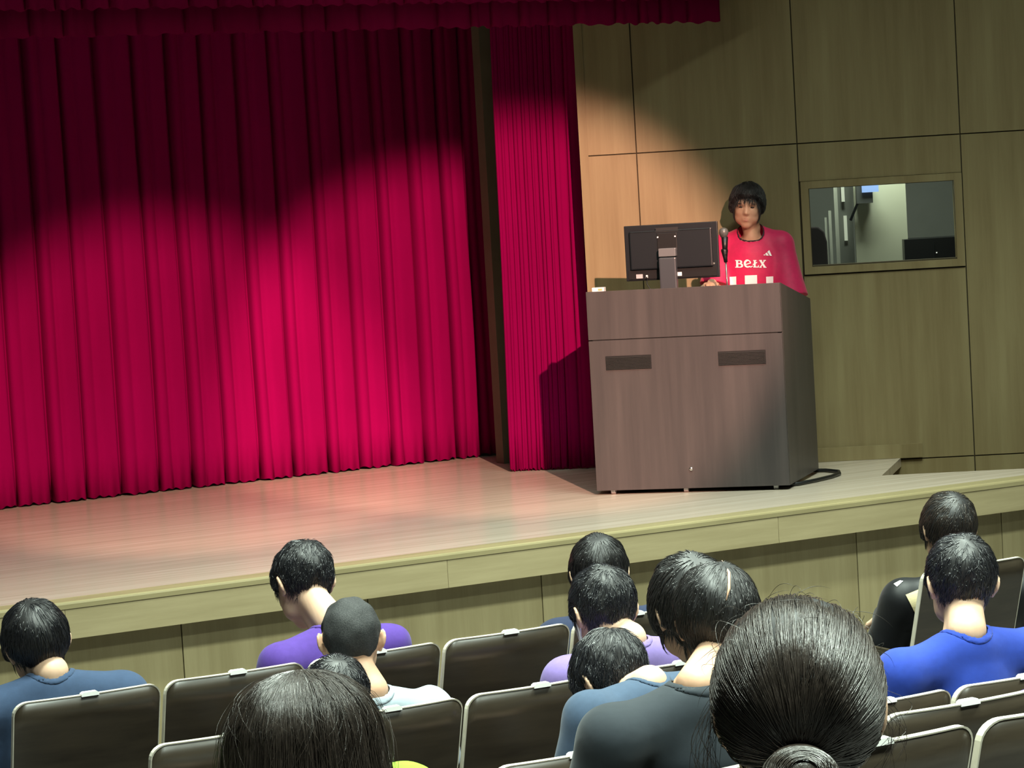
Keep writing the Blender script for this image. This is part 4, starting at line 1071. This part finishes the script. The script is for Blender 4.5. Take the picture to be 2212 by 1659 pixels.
Bq = stroke([(1592.6, 562.2), (1592.9, 577.8)], 4.4) + stroke([(1588.6, 562.8), (1596, 562.8)], 1.8) + stroke([(1588.8, 577.3), (1596, 577.3)], 1.8) + stroke([(1594, 563.2)] + arc(1597.5, 566.3, 4.2, 3.2, -90, 90) + [(1594, 569.5)], [1.8] + [2.0, 2.4, 3, 3.6, 3.8, 3.8, 3.8, 3.6, 3, 2.4, 2] + [1.8]) + stroke([(1594, 569.9)] + arc(1598.5, 573.6, 5.0, 3.6, -90, 90) + [(1594, 577.2)], [1.8] + [2.0, 2.4, 3, 3.8, 4, 4, 4, 3.8, 3, 2.4, 2] + [1.8])
print_quads('letter_b', Bq, 1)
print_quads('letter_e', stroke([(1610.5, 571.5), (1615, 570.3), (1619.5, 568.6)] + arc(1615.2, 569.6, 6.2, 7.2, -8, -300, 18) + [(1622.5, 576.8), (1626.5, 574.2)], [2.2, 2.2, 2.2] + [2.4] * 5 + [3.4, 4, 4.4, 4.6, 4.6, 4.4, 4.2, 4, 3.8, 3.6, 3.4, 3.2, 3, 2.8] + [2.4, 1.2]), 1)
print_quads('letter_l', stroke([(1630.2, 562.4), (1630.4, 577.2)], 3.9) + stroke([(1626.8, 562.9), (1633.8, 562.9)], 1.8) + stroke([(1627.2, 577.0), (1638.6, 577.0)], 2.0) + stroke([(1637.8, 577.4), (1638.4, 573.0)], 1.8) + stroke([(1626.3, 571.8), (1635.2, 566.8)], 2.2), 1)
print_quads('letter_x', stroke([(1642.3, 562.6), (1652.0, 577.6)], 4.2) + stroke([(1651.6, 562.6), (1642.4, 577.4)], 2.2) + stroke([(1639.8, 562.7), (1645.6, 562.7)], 1.7) + stroke([(1648.6, 562.7), (1654.2, 562.7)], 1.7) + stroke([(1639.8, 577.4), (1645.0, 577.4)], 1.7) + stroke([(1648.8, 577.6), (1655.2, 577.6)], 1.7), 1)
for nm, qd in (('crest_bar', [(1648.8, 551.0), (1651.4, 549.3), (1653.2, 552.0), (1649.4, 551.8)]), ('crest_bar', [(1652.4, 548.2), (1656.2, 545.6), (1660.4, 552.6), (1655.0, 552.2)]), ('crest_bar', [(1657.2, 544.2), (1661.4, 540.8), (1667.0, 553.0), (1662.4, 552.6)])):
    print_quads(nm, [qd], 3)
for x0, x1, y0, y1 in ((1576.3, 1590.5, 597.5, 640), (1609, 1635.2, 594.4, 640), (1654.6, 1670, 597.2, 640)):
    print_quads('white_stripe', [((x0, y0 + .6), (x1, y0 - .3), (x1 + 1, y1), (x0 + 1, y1))], 6)
# pale markings on the black jacket of the boy at the right
bvh = cloth_bvh(JACKET['shirt']); PRINT_ON = JACKET['shirt']; M_GOLD = mat('jacket_mark_cream', (.55, .47, .27), .6)
print_quads('shoulder_mark', [((1931, 1262), (1944, 1255), (1951, 1256), (1938, 1268))], 3, M_PRINT)
print_quads('back_mark', [((1956, 1285), (1983, 1274), (1986, 1296), (1966, 1304)), ((1966, 1304), (1986, 1296), (1992, 1312), (1982, 1318)), ((1966, 1304), (1974, 1301), (1985, 1333), (1981, 1334)), ((1984, 1300), (1989, 1298), (1994, 1326), (1988, 1320))], 4, M_GOLD)
